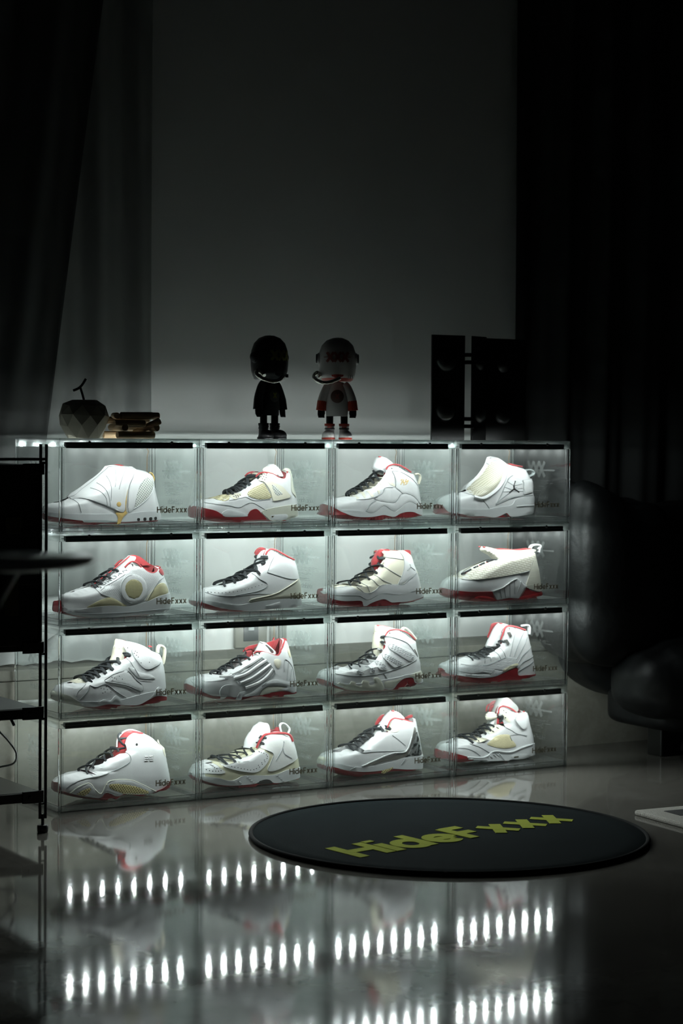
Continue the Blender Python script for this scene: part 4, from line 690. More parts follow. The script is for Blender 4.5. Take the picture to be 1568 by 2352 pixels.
 '32': {'bot': [(7.2,26.8),(14.3,18.7),(51.7,9.5),(82.6,0.9),(105.1,-0.1),(131.2,1.3),(161.7,5.8),(186.8,5.5),(220.4,-0.3),(250.7,-1.8),(278.7,0.7)],'back': [(303.6,4.1),(304.1,22.2),(301.2,45.6),(296.6,66.6),(291.9,90),(283.1,118.8),(277,134.1)],'collar': [(262.1,139.3),(254,117.9),(241.7,101),(227,102.5),(206.5,109.8),(188.9,111.9),(177.9,109.9)],'throat': [(177.1,102.6),(168.4,97.9),(148.2,88.7),(131,76.9),(108,69.2)],'toe': [(91.9,59.8),(69.2,60.4),(49.8,57.4),(25.2,54.7),(11.2,47.6),(7.1,40.7)],'m1': [(7.4,42),(12,38.2),(33.4,22.6),(59.3,14.3),(98,10.1),(130.9,8),(161.7,7.6),(186.8,8),(223.2,14.3),(253.5,13.5),(303.6,7.7)],'m2': [(7.4,42),(12,38.2),(33.4,22.6),(59.3,14.3),(98,10.1),(130.9,8),(161.7,7.6),(186.8,8),(223.2,14.3),(253.5,13.5),(303.6,7.7)],'mats': 'W-R','h0': 19,'ov': [('toe_rubber','W',2,0,[(13.8,45.7),(23.5,52.5),(37.7,49.2),(65.8,50.5),(98.8,54),(119.4,45.2),(134.2,26.6),(126.8,21.3),(113.4,8.3),(92.6,13.2),(61,12.9),(33.4,23.9)]),('toe_prong','S',4,0,[(79.3,38.2),(68.6,21.8),(82.6,0.9),(83.7,1.7),(94.8,29.8),(104.1,39.1)]),('toe_prong','S',4,0,[(124.8,19.7),(142.9,21.3),(130.9,9.5),(127.8,1.5),(113.7,2.5),(118.8,12.8)]),('shank_frame','S',3.6,0,[(130.9,9.2),(158.7,17.4),(193,35.3),(214.2,41.9),(235.3,41.7),(259.2,35.5),(284.1,31.1),(289.3,11.5),(278.4,8.5),(259.4,14.7),(244.6,19.4),(260.8,23.6),(229.3,30.6),(205,29.5),(174.3,14),(149.3,7.9)]),('shank_plate','C2',2.4,0,[(185.9,14.1),(205.6,26.8),(259.3,23.6),(259.4,15.9),(223.8,11.9),(186.8,6.4)]),('shield_badge','C',2.2,0,[(227,89.1),(234.6,92.5),(245.2,89.4),(246.2,80.5),(238.3,69.7),(228.8,78.8)]),('heel_tab','Y2',2.2,0,[(269.5,124.4),(274.9,118.9),(279.9,93.8),(274.9,93.9),(269.1,109.5)])],'lines': [('rib','W',4,[(75.1,58.1),(107.4,60.8),(148.3,79.1),(190.1,99.6)]),('rib','W',4.2,[(107.9,53.4),(144.8,62.1),(176.4,77.8),(204.5,90.8)]),('rib','W',4.2,[(123.8,40.9),(159.6,51.2),(188.4,64.9),(215.6,80.1)]),('rib','W',4.2,[(140.2,28.8),(181.1,39.1),(206,52.8),(221.9,69.1)]),('groove','G2',1.2,[(85.1,55.7),(134.4,65),(170.3,82),(196.2,95.8)]),('groove','G2',1.2,[(114.9,44.8),(156.7,55.4),(186,71.4),(209.2,85.5)]),('groove','G2',1.2,[(131.3,32.9),(174.9,44.3),(201,58.1),(220.7,74.2)]),('seam','G',0.8,[(179,107.1),(195.7,96.1),(216.2,79.8),(228.1,61.4),(221.7,51.6),(188.1,30.7)]),('seam','G',0.7,[(254.6,60.1),(256.1,87.6),(265.5,87),(282.5,67.7),(285.5,37.5)]),('seam','G',0.6,[(268,82.3),(261.3,39.4)]),('seam','G',0.6,[(277.8,66.2),(270.4,38.9)])],'tongue': ('W',[(179.7,93.9),(193.3,105.6),(208.7,131.8),(223.4,124.7),(243.3,107.1),(236,98.9),(214.7,105.1)]),'tov': [('tongue_edge','AG',[(203.9,133),(217.2,126.5),(237.3,108.9),(231.4,105.3),(220.2,118.7)])],'lining': [[(234.1,126.4),(278.5,136.1),(289,135.6),(292.3,130.3),(282.3,115.2),(267.5,95.1),(252.7,98.4),(255.6,106),(240.7,119.7)],[(174.6,113.7),(184.8,120.9),(208.2,125),(214.1,126),(205.3,118.7),(190.7,109.1)]],'tubes': [('collar_trim','L',2.2,[(175.6,-27,107.4),(181.4,-27,112.2),(195.3,-27,111.5),(212.9,-27,106.9),(230.5,-27,100.9),(242.9,-27,100.8),(253.1,-27,117.8),(261.8,-27,138)])],'loops': [],'blobs': [],'dots': [(187.9,108.1)],'dr': 2,'dash': [],'eyes': [(72.9,60),(95.7,61.9),(106.7,68),(123.2,74.1),(141.3,83.5),(162.7,94.2)],'lr': 2.6,'grooves': 0,'pos': (1,1,0.084)},  # lines between ribs: grey tubes colouring in the shade of the grooves
 '33': {'bot': [(15,26.9),(23.7,18.9),(63.2,9.9),(99.2,1),(117.3,1.9),(155.2,0.3),(174.1,4.5),(200.3,3.1),(237.3,2.1),(268,2.8),(287.3,6.6)],'back': [(312.8,12.4),(310.8,32.8),(307.3,43.2),(306.2,61),(301.2,79),(296.1,97),(292.9,116.9)],'collar': [(274.2,128.6),(262.1,136.7),(244,146.2),(229,149.4),(211.1,151.1),(199.8,148.1),(189.6,137.3)],'throat': [(193.1,126.2),(194.1,113.6),(188.3,101.3),(173.6,87),(153.1,70.5),(127.4,59.3)],'toe': [(113.1,54.5),(79.7,62.3),(63,58.5),(38.2,56.6),(22.5,51.8),(16,41.8)],'m1': [(16,40.8),(36.6,28),(63.4,25.2),(96.3,25),(141.9,27.1),(180.3,29.5),(221.5,33.2),(252.3,37.7),(310.7,40.2)],'m2': [(15.2,36.3),(17.7,35),(26.3,30.1),(43.9,19),(72.1,10.9),(100.8,7.1),(142.1,5.2),(174,6),(203.3,3.9),(218.6,16.8),(237.1,28.2),(264.7,29.2),(271.4,16.5),(283.6,13.2),(312.8,16)],'mats': 'WSR','h0': 19,'ov': [('forefoot_rubber','C2',3.6,0,[(42,26.6),(46.2,29.3),(61.1,24),(71.4,23.6),(75.4,31.1),(86.7,29.1),(88.2,22.3),(103.6,19.6),(108.2,30.7),(125.1,29.4),(129.6,19.2),(145.2,21.9),(143.6,34.7),(157.8,34.8),(171,20.2),(175.8,5.1),(154.8,3.9),(114.7,4.7),(86.5,6.4),(64.3,12.4)]),('heel_rubber','C2',3.2,0,[(167.6,24.1),(221.8,29.4),(298.4,43.6),(296.8,22.2),(283.9,14.4),(271.1,19),(263.5,29.5),(237.1,28.5),(218.6,17),(203.6,4.9),(177.6,8.5),(174.2,18.7)]),('vent_panel','W',2.2,0,[(200.1,114.4),(213.5,115.4),(255.2,99.7),(274,86.4),(269.5,74.5),(257.2,71.1),(224.1,89.1),(198.6,104.9)]),('vent_panel','W',2.2,0,[(179.6,89.3),(187.4,91.8),(232.6,73.7),(235.3,64.8),(216.5,58.3),(204.3,60.3),(178,83.6)]),('vent_panel','W',2,0,[(158.9,73.8),(164.9,76.5),(185.2,61.4),(186.5,53.9),(171.9,53.6),(159.4,58.1)]),('vent_panel','W',2,0,[(138.8,63.3),(144.4,63.8),(147.9,55.1),(144.7,49.1),(133.8,49.8)]),('vent_panel','W',2,0,[(92,54.6),(101,57.8),(112.1,51.1),(105.7,46.6),(95.8,48.3)])],'lines': [('seam','G',0.8,[(39.2,50.6),(69.6,45.5),(111.9,42.5),(168.4,45.2),(238.4,58.4),(280.5,73.5)]),('seam','G',0.7,[(175.5,44.4),(186.6,31.2)]),('seam','G',0.9,[(192.1,135.7),(211.4,131.9),(250,117.7),(271.2,96.6),(286.7,80.3)]),('seam','O',1,[(275.5,99),(282.7,88.4),(286.7,80.1)]),('logo_mark','D2',1.4,[(248.6,21.7),(248.7,14.1),(239.4,7.1)]),('logo_mark','D2',1.4,[(248.7,14.1),(258.4,6.7)]),('eyelet_loop','S',2,[(186.8,127.2),(193.4,114.3)]),('eyelet_loop','S',2,[(172.2,104),(187,100.8)]),('eyelet_loop','S',2,[(157.6,85.9),(168,85.4)]),('eyelet_loop','S',2,[(143,79.2),(149.6,68.7)])],'tongue': ('C',[(172.4,123.3),(176.6,145.7),(179.5,160.2),(200.3,158.6),(227.2,151.2),(215.9,145.3),(205.6,134.4),(202.1,124.5),(197.8,105.1),(171.3,83.7)]),'tov': [],'lining': [[(286.3,138.3),(303.1,128.6),(309.7,115.6),(290.9,131.7)]],'tubes': [('collar_trim','L',1.8,[(190.2,-27,137.1),(199,-27,148),(213.2,-27,151.2),(235.6,-27,149),(262.7,-27,137.8),(280,-27,123.2)]),('tongue_trim','L',1.6,[(176.5,-10,161.9),(201.8,-10,158.3),(225.7,-10,151.3)])],'loops': [('heel_loop','C',4,[(256.2,0,144.7),(259.2,0,150.6),(266.7,0,150.6),(280.4,0,140.4),(298.1,0,121.8)])],'blobs': [],'dots': [(202.5,142.9)],'dr': 2,'dash': [((204.1,112.5),(269.5,79.5),3,9),((181.5,88.6),(230.2,64.1),3,8),((159,72.5),(182.8,56.4),3,5),((133.9,62.5),(144.1,52),2,4),((94.3,53.6),(108.3,49.2),2,3)],'text': ('JORDAN',(173.2,146.8),(196.9,147.3),3.4,0.6,'G2t',1),'eyes': [(85.5,60.9),(120.7,62.5),(143,73.8),(163.5,87.8),(182.6,100.6),(189.8,120.4),(190.5,135.5)],'lr': 2,'grooves': 0,'pos': (2,1,0.084)},
 '34': {'bot': [(21.4,29.5),(12.4,25.3),(44.1,14.5),(78.4,4.8),(104.1,0.8),(123.2,0.5),(156,1.2),(190.8,6.4),(230.9,4.2),(264.1,2.8),(284.5,5)],'back': [(310.8,11.2),(308.2,32.4),(304.7,50.9),(297.9,80.2),(291,106.7),(284.5,130.1)],'collar': [(265.9,132.9),(245,139),(225.7,142.6),(212.9,144.4),(203.4,140.7),(197.8,129.2)],'throat': [(195.7,110.3),(190.4,95.4),(176.3,85.1),(157.4,75.6),(138.6,66.2),(111,61)],'toe': [(100.9,62.9),(82.4,68.4),(61.6,60.4),(38.2,53.4),(24.8,48.4),(21.3,37.8)],'m1': [(21.6,37.8),(25.1,31.1),(47.4,26.2),(80.5,20.7),(114.9,17.3),(155.4,19.4),(187,25.1),(213.8,33.9),(233,35.9),(236.2,16.9),(263.9,15.4),(310.4,15.7)],'m2': [(21.6,37.8),(25.1,31.1),(47.4,26.2),(80.5,20.7),(114.9,17.3),(155.4,19.4),(187,25.1),(213.8,33.9),(233,35.9),(236.2,16.9),(263.9,15.4),(310.4,15.7)],'mats': 'W-R','h0': 19,'ov': [('mudguard','MT',2.4,0,[(41.6,53.4),(53,51.9),(81.9,50.4),(129.1,49.2),(163.7,57.4),(195.7,64.4),(215.6,62.1),(231.7,53.5),(234.6,43),(208,41.9),(187.3,32.8),(155.9,37.4),(142,28),(115,33.5),(80.8,31.4),(49,37.4),(31.8,42.1)]),('lower_mudguard','MT',3,0,[(31.5,39.6),(49,36.6),(80.8,29.9),(128.4,26.2),(142,25.4),(148.5,34),(162.5,35.7),(187.3,28.9),(162.7,20.2),(115.2,17.8),(47.8,26.6),(29.5,31.9)]),('side_plate','Y2',3.4,0,[(181.8,33.2),(207.6,43.2),(231,48.4),(234.9,43),(217.3,36.2),(188.9,28.8)]),('toe_bumper','R',3,0,[(13.1,42.4),(22.4,42.2),(22.5,34.2),(27,29.1),(30.3,19.6),(14.5,25.4),(13.2,32.7)]),('lace_hook','AG',4,1,[(204.9,129.1),(213,130.5),(218.1,119),(212.1,115.3)]),('lace_hook','AG',4,1,[(197.8,109.7),(204,111.4),(209.6,100),(202.8,97.6)])],'lines': [('seam','G',0.7,[(237.3,139.6),(225.2,113),(209.8,67.3)]),('seam','G',0.8,[(261.7,131.5),(241,99.3),(223.3,66.6)]),('seam','G',0.8,[(271.9,113.1),(247,78.3),(229.4,58.5)]),('seam','G',0.8,[(287.6,88.3),(253.2,67.6),(235.6,45.2)]),('seam','G',0.8,[(309.7,66.9),(252.3,49.5),(236.7,32.2)]),('seam','G',0.8,[(291.1,49.5),(264.3,38.5),(236.8,27)]),('seam','G',0.6,[(166,85.8),(178.7,61.3)]),('seam','G',0.6,[(144,76.4),(144,58.3)]),('seam','G',0.6,[(125.8,72),(123.4,54.4)]),('seam','G',0.6,[(184.5,90.6),(196.3,65.4)]),('seam','G',0.7,[(57.4,54.3),(82.3,51.3),(129.5,49.9),(164,58.4),(195.7,65.5)])],'tongue': ('W',[(161.5,90.2),(174.5,117.7),(186.9,138),(202.1,150.4),(224.6,143),(215.8,126.4),(206.4,108.5),(193.3,88.7)]),'tov': [('logo_mark','G2t',[(186.6,125.1),(196,132.5),(200.8,134.9),(196,130.7),(198.3,124.6),(196.1,129.9)])],'lining': [[(177.8,113.3),(184.7,128.7),(190.8,146.7),(203.5,150.9),(216.3,148.8),(203.7,135.7),(191.2,112.7)]],'tubes': [('collar_trim','L',2.4,[(187.6,-27,110.1),(195.4,-27,126.6),(204.1,-27,143.2),(223.2,-27,144.2),(245.7,-27,138.9),(266.7,-27,132)]),('tongue_trim','L',1.6,[(197,-10,151.7),(213,-10,147.9),(220.2,-10,142.4)])],'loops': [('heel_loop','W',4,[(270.7,-6,141.9),(286.8,-6,142.5),(293.4,-6,138.1),(293.3,-6,118.6)])],'blobs': [],'dots': [(213,137.7)],'dr': 1.8,'dash': [],'eyes': [(90,64.5),(106.2,67.9),(134.8,68.4),(153.6,73.6),(170.2,82),(188.6,94),(197.4,104.6)],'lr': 2.2,'grooves': 0,'pos': (3,1,0.0936)},
 '41': {'bot': [(23.2,28.3),(24.9,25.3),(49.1,15.9),(78.4,7.3),(104.8,1.7),(123.8,-0.3),(144.1,0.2),(159,2.2),(175,9.7),(194.2,10.5),(219.5,4.3),(247.4,1.2),(269.2,2.6),(288.5,7.3)],'back': [(316.7,11.3),(319.4,27.7),(316.8,44.5),(311.5,69.8),(307,95.1),(303.9,108.6)],'collar': [(288.1,119),(274.3,132.4),(252.9,143.4),(231.7,148.1),(213.6,147.4),(201.6,138.7),(196.2,125.4)],'throat': [(197.5,107.6),(182.5,103.2),(164.6,96.3),(149.7,92),(134.9,82.2),(117.2,75.3)],'toe': [(110.7,63),(93.1,65.1),(72.8,62.6),(52.7,59.7),(35.7,55),(26.3,48.2),(23.1,38.4)],'m1': [(24.3,46.7),(28.6,47.4),(29.4,29.6),(35,28),(54.5,21.5),(86.6,13.1),(119.3,8.6),(134,21.4),(155.7,10.7),(168.6,8.5),(184.5,12.9),(216.4,8.3),(247.4,7),(266.1,10.8),(291.2,18.2),(317.8,32.8)],'m2': [(24.3,46.7),(28.6,47.4),(29.4,29.6),(35,28),(54.5,21.5),(86.6,13.1),(119.3,8.6),(134,21.4),(155.7,10.7),(168.6,8.5),(184.5,12.9),(216.4,8.3),(247.4,7),(266.1,10.8),(291.2,18.2),(317.8,32.8)],'mats': 'W-R','h0': 19,'ov': [('front_vent_frame','W',2.2,0,[(47.6,24.4),(60,35.3),(79,43.6),(93.2,44),(104.3,29.8),(112.9,21.1),(107.7,12.4),(86.8,13.6),(54.7,21.7)]),('rear_vent_frame','W',2.2,0,[(122.2,15.4),(132,35.5),(141.6,45.4),(169.2,46.8),(201,42.4),(225.9,32.1),(250.9,18.9),(266.6,10.9),(247.9,7.1),(216.7,8.8),(184.9,13),(165.9,9.5),(134.5,20.7)]),('vent_mesh','GO',2.8,0,[(60.7,23.2),(73,31),(89.8,36.1),(95.7,32.1),(94.2,28.2),(80.2,16.8)]),('vent_mesh','GO',2.8,0,[(139.1,35.1),(143.7,40.1),(168.7,38.6),(200.8,31.9),(232.2,20.8),(250.9,9.5),(226,7.1),(187.9,11.4),(162.4,18.9),(142.1,28.1)]),('heel_stripe','C',1.6,0,[(291.1,126.4),(297.9,108.9),(300,87.8),(293,96.5),(289.6,112.6)])],'lines': [('piping','C2',1.5,[(47.8,24.3),(60,35.6),(79,43.9),(93.2,44.3),(104.3,30.1),(113.1,21.3),(122.2,20.5),(132,35.8),(141.6,45.6),(169.4,47),(201.2,42.6),(226.1,32.2),(250.9,19.2),(266.6,10.9)]),('seam','G',0.8,[(40.2,35.3),(53.2,45.9),(80.1,55.6),(123.2,60.6),(170.2,72.5),(200.1,85.9),(200.8,99.3),(194.5,106.4)]),('seam','G',0.5,[(211.4,145.8),(224,140.9),(250.6,137.1)])],'tongue': ('L',[(171.8,93.8),(183.7,114.8),(185.4,133.9),(198.5,149.4),(216.6,153.7),(237.9,149.6),(245.5,144.9),(225.8,139.9),(215.2,129.7),(209.6,115.8),(205.4,102.9),(189.7,98)]),'tov': [],'lining': [],'tubes': [('tongue_piping','W',2,[(180.7,-8,117.6),(182.7,-8,135.8),(197.6,-8,151.5),(217.2,-8,155.4),(240.9,-8,147.2)]),('lace','K',2.4,[(181.3,-14,137.7),(202.3,-14,137.7),(222,-14,135.5)]),('lace','K',2.4,[(188.8,-14,150.6),(183.4,-14,149.1),(181.3,-14,138.8),(196.4,-14,121.4),(214.5,-14,115.7)]),('lace','K',2.4,[(179.9,-14,113.8),(199.4,-14,115.7)]),('lace','K',2,[(199.4,-14,110.2),(202.5,-14,107.8)])],'loops': [],'blobs': [],'dots': [(219.6,123.8)],'dr': 3.2,'dash': [],'text': ('25',(238.8,84.8),(259.6,83.7),9.6,1.4,'W',0),'eyes': [(98.4,64.6),(117.7,74.9),(146,89.9),(163.8,99.5),(178.7,109.3)],'lr': 2.4,'grooves': 0,'pos': (0,0,0.084)},
 '42': {'bot': [(24.4,29.2),(24.5,26.3),(59.5,12.4),(92.3,2.1),(110.9,1.1),(142.8,0.5),(173.2,1),(185.9,5.6),(226.3,2.4),(259.6,0.5),(287.1,3.3)],'back': [(319,7),(319.7,30.9),(315.3,52),(310.3,75.8),(304.5,94.4),(298.4,109.8)],'collar': [(283.4,114.5),(271.5,121.7),(247.8,124.1),(224.2,123.6),(210.1,120.7)],'throat': [(205.6,108.2),(196.9,90.8),(183.2,84.6),(165.7,80.2),(148.4,71.2),(131,64.8),(115.2,58.3)],'toe': [(113.4,60.3),(97.6,66),(77.9,62.4),(55.7,59.8),(36.6,55.6),(28.1,45.6),(24.4,36.8)],'m1': [(24.9,36.8),(29,36.4),(43.2,35),(70.7,30.9),(97.9,22.8),(117.7,23.8),(138.9,30.8),(173,28.9),(210.8,25.3),(241.1,26.6),(271.4,34.4),(319,34.6)],'m2': [(24.4,36.3),(25.5,32.8),(45.7,22.8),(75.6,14),(105.1,10),(142.2,8.9),(176.3,9.4),(198.4,16),(217.1,14.2),(229.2,5.7),(256.6,4.7),(286.8,8.6),(318.9,11.2)],'mats': 'WSR','h0': 19,'ov': [('translucent_shell','O4',1,0,[(74.6,61.8),(92.6,65.1),(100.7,61.3),(194,93.8),(232,80.4),(222.4,46.1),(229.8,34.3),(272.5,46.7),(307.1,57.7),(307.3,38.1),(272.3,34.6),(241.9,26.8),(211.7,25.5),(173.8,29.1),(139.7,31),(118.8,24),(98.7,23.5),(71.5,31.6),(43.8,35.9),(44.3,41.2),(84.9,40.2)]),('vamp_panel','W',2.4,0,[(84.4,62.5),(100.1,61),(161.9,75.1),(192.9,89),(209.8,80),(216.9,71.8),(212,56.9),(195.8,43.2),(176.4,36.2),(148.6,39.5),(112.6,48.1),(88.4,57.1)]),('toe_panel','W',2.2,0,[(24.6,45.4),(49.3,61.1),(74.4,66.4),(66.9,59.5),(77.6,52.7),(90.3,44.6),(82,40.9),(44.3,42.2),(26.2,38.9)]),('ankle_panel','W2',2.6,0,[(214.8,119.2),(244.9,120.3),(263.6,113.7),(284.8,96.7),(296.3,74.9),(295.8,57.6),(272.2,47),(241.6,36.7),(220.1,34.7),(211.3,39.2),(220.8,56.3),(229.2,76),(207.9,87.5),(198.7,93.8)]),('shank','D',2.8,0,[(176.6,10.3),(189.3,16.7),(208.3,17.5),(220.3,14.1),(230,5.6),(211.3,4.6),(186.2,6.8)])],'lines': [('logo_mark','G2',1.1,[(259.9,103.1),(256.1,89.4),(247.4,74.8),(234.9,59.1)]),('logo_mark','G2',1.1,[(257,86.8),(261.3,73.6),(281.3,61.4)]),('logo_mark','G2',1.4,[(258.7,104),(260.8,101.3)]),('seam','G',0.6,[(208.2,87.2),(229.4,75.6),(221.1,55.9),(211.9,39.4)])],'tongue': ('W',[(173.8,108.5),(177.3,115.9),(188.3,128),(197,140.3),(211.6,147.6),(226.4,147),(232.3,135.5),(233,122.5),(222.7,116.7),(212.5,103.2),(203.2,88.9),(168.2,76)]),'tov': [],'lining': [[(243.2,122.1),(263.9,125.9),(267.5,131.4),(279.4,130.1),(283.7,119.4),(273.5,117.5),(249.7,116.4)]],'tubes': [('collar_trim','L',3,[(188.9,-27,91.2),(196.2,-27,104.8),(209.2,-27,120.6),(224.8,-27,123.4),(248.3,-27,123.9),(272,-27,120.8),(284,-27,114.3),(290.6,-27,100.9)]),('tongue_trim','L',1.6,[(220.9,-10,148.1),(227.8,-10,139.2),(229.7,-10,123.6)])],'loops': [('heel_loop','W',2.6,[(272.7,0,122.1),(269,0,137.9),(275.5,0,143.2),(286,0,139.4),(296.5,0,127),(290.6,0,115.7)])],'blobs': [],'dots': [(190.7,83.8),(194.6,82),(201.3,79.8),(209,75.4),(211.9,71.3),(210.2,66.4),(203.8,59.3),(195.7,53.7),(187.6,48.1),(177.8,45.3),(170,43.4),(160.5,43.1),(151.5,45.1),(142.5,47.1),(133.3,49.2),(124.4,52),(115.5,53.7),(107.1,56.3),(47.6,50.9),(53.2,48.8),(59.6,47.6),(66.5,47.5),(72.8,47.2),(79.1,48.2),(63,59.6),(65.2,56),(69.6,53.5),(202.3,63.2),(194.2,57.6),(184.4,52.2)],'dr': 1.3,'dash': [((148.2,28.9),(173.1,10),1,4),((123.7,23.6),(136.2,8.4),1,4),((235.2,24.7),(259.5,6),1,4)],'eyes': [(90.8,70.6),(97.8,61.2),(120.1,65.7),(144.4,69.1),(161.4,76.9),(180.3,83.2),(207.1,100.7),(213.4,114.3)],'lr': 2.6,'grooves': 0,'pos': (1,0,0.092)},
 '43': {'bot': [(25.3,29.4),(26,22.9),(63.9,9.4),(92.3,0.5),(104.3,1.6),(135.5,0.7),(176,2.4),(188.7,6.7),(220.7,8.1),(261,4.2),(295.9,3)],'back': [(320.2,4.6),(322.1,33.8),(319.1,49.3),(314,75.2),(307.7,98.6),(303.2,121.3),(298.5,133)],'collar': [(281.8,124.7),(270.6,126.9),(246.5,134),(228.4,138.4),(217.1,136.6)],'throat': [(214.7,119.2),(208.9,106.2),(181.5,103.7),(158,90.2),(137.5,76.5),(118.5,62.8)],'toe': [(115,63.2),(96,68.3),(76.1,63.4),(53.7,60.9),(34.6,55.5),(26.3,47.9),(23.8,37.5)],'m1': [(24.6,39.4),(31.3,39),(44.7,40.6),(71,33.5),(104.4,27.6),(137.5,26.2),(181.9,29.2),(220.5,33.8),(251.3,38.9),(322,38.7)],'m2': [(24.1,37),(28.6,32.3),(44.8,29.7),(71.4,21.7),(104.5,16.4),(137.7,13.7),(175.5,13.2),(201.8,15),(223.7,12.9),(261,8.3),(320.2,5.1)],'mats': 'WSR','h0': 19,'ov': [('heel_counter','CH',2,0,[(250.5,38.6),(264.9,50),(278,74.2),(291.4,100.3),(298.9,86.8),(305.8,56.5),(304.9,42.5),(276.7,40.6)]),('side_strip','AG',2.4,0,[(113.1,29.2),(150.4,38.4),(182.7,46.7),(215.3,52.6),(246.5,55.2),(255.8,56),(265.4,65),(279.6,104.1),(284.2,113.6),(288.9,100.6),(273.2,69.5),(255.3,43.2),(220.8,36.2),(182.5,34.5),(150.5,29.9)]),('shank_plate','GO',3,0,[(177.7,13.5),(230.2,21.8),(233.8,20.3),(214.7,15.1),(182.5,4.5)]),('ankle_panel','C',1.8,0,[(207.9,109.7),(215.7,124.5),(225.1,135.6),(229.9,127.4),(236.2,112.1),(227.8,105.5),(208.7,106.3)]),('ankle_slot','O',2.4,1,[(221.1,129.1),(224.6,129),(229.6,118.7),(227.3,116.8)]),('heel_top','S',1.6,0,[(289.4,132.8),(294.1,131.8),(293.6,119.8),(281.7,123.8)]),('toe_patch','C',2,0,[(22.3,49.3),(31.5,52.3),(28,42.4),(25.2,33.2),(22.9,38)])],'lines': [('seam','G',0.7,[(105.4,66.8),(120.9,62),(158,61.5),(209.6,58.2),(249.8,56.4)]),('seam','G',0.7,[(214.1,97.6),(232.1,85.3),(253.3,68.7)]),('seam','G',0.8,[(80.4,23.1),(96.3,28.3)]),('seam','G',0.8,[(236.8,22.5),(249.6,35.4)]),('seam','S',1.3,[(113.5,29.6),(150.4,38.9),(183,47.2),(215.6,53),(255.8,56.2),(273.9,90)])],'tongue': ('W',[(179.3,92.4),(198.9,120.9),(214.6,140.1),(232.4,154.2),(247.5,149.5),(262.7,137.1),(264.2,133.2),(244.7,129.9),(230.3,123.9),(221.5,109.8),(206,103.2)]),'tov': [],'lining': [[(197,118.7),(206.4,134.6),(218.3,142.8),(226.7,141),(218.4,127.5),(209.6,116.7)],[(282.7,127.3),(296.3,135.4),(308.5,137.2),(308.5,130.7),(301.3,119.7),(291,122.9)]],'tubes': [('collar_trim','L',1.9,[(204.5,-27,115.9),(211.8,-27,130.5),(223.1,-27,138.6),(244.1,-27,135.5),(265.2,-27,129.7),(278.8,-27,125)]),('tongue_trim','L',1.6,[(227.9,-10,155.8),(246,-10,149.6),(259.6,-10,139.4),(260.6,-10,134.3)]),('throat_trim','L',1.6,[(206.6,-10,104.8),(215.4,-10,113.1)])],'loops': [],'blobs': [],'dots': [],'dr': 1,'dash': [],'eyes': [(102.2,68.2),(123.6,74),(137.6,81.9),(152.3,91),(167,98.8),(195,108.2),(213.5,111.5)],'lr': 3.4,'grooves': 0,'pos': (2,0,0.0934)},
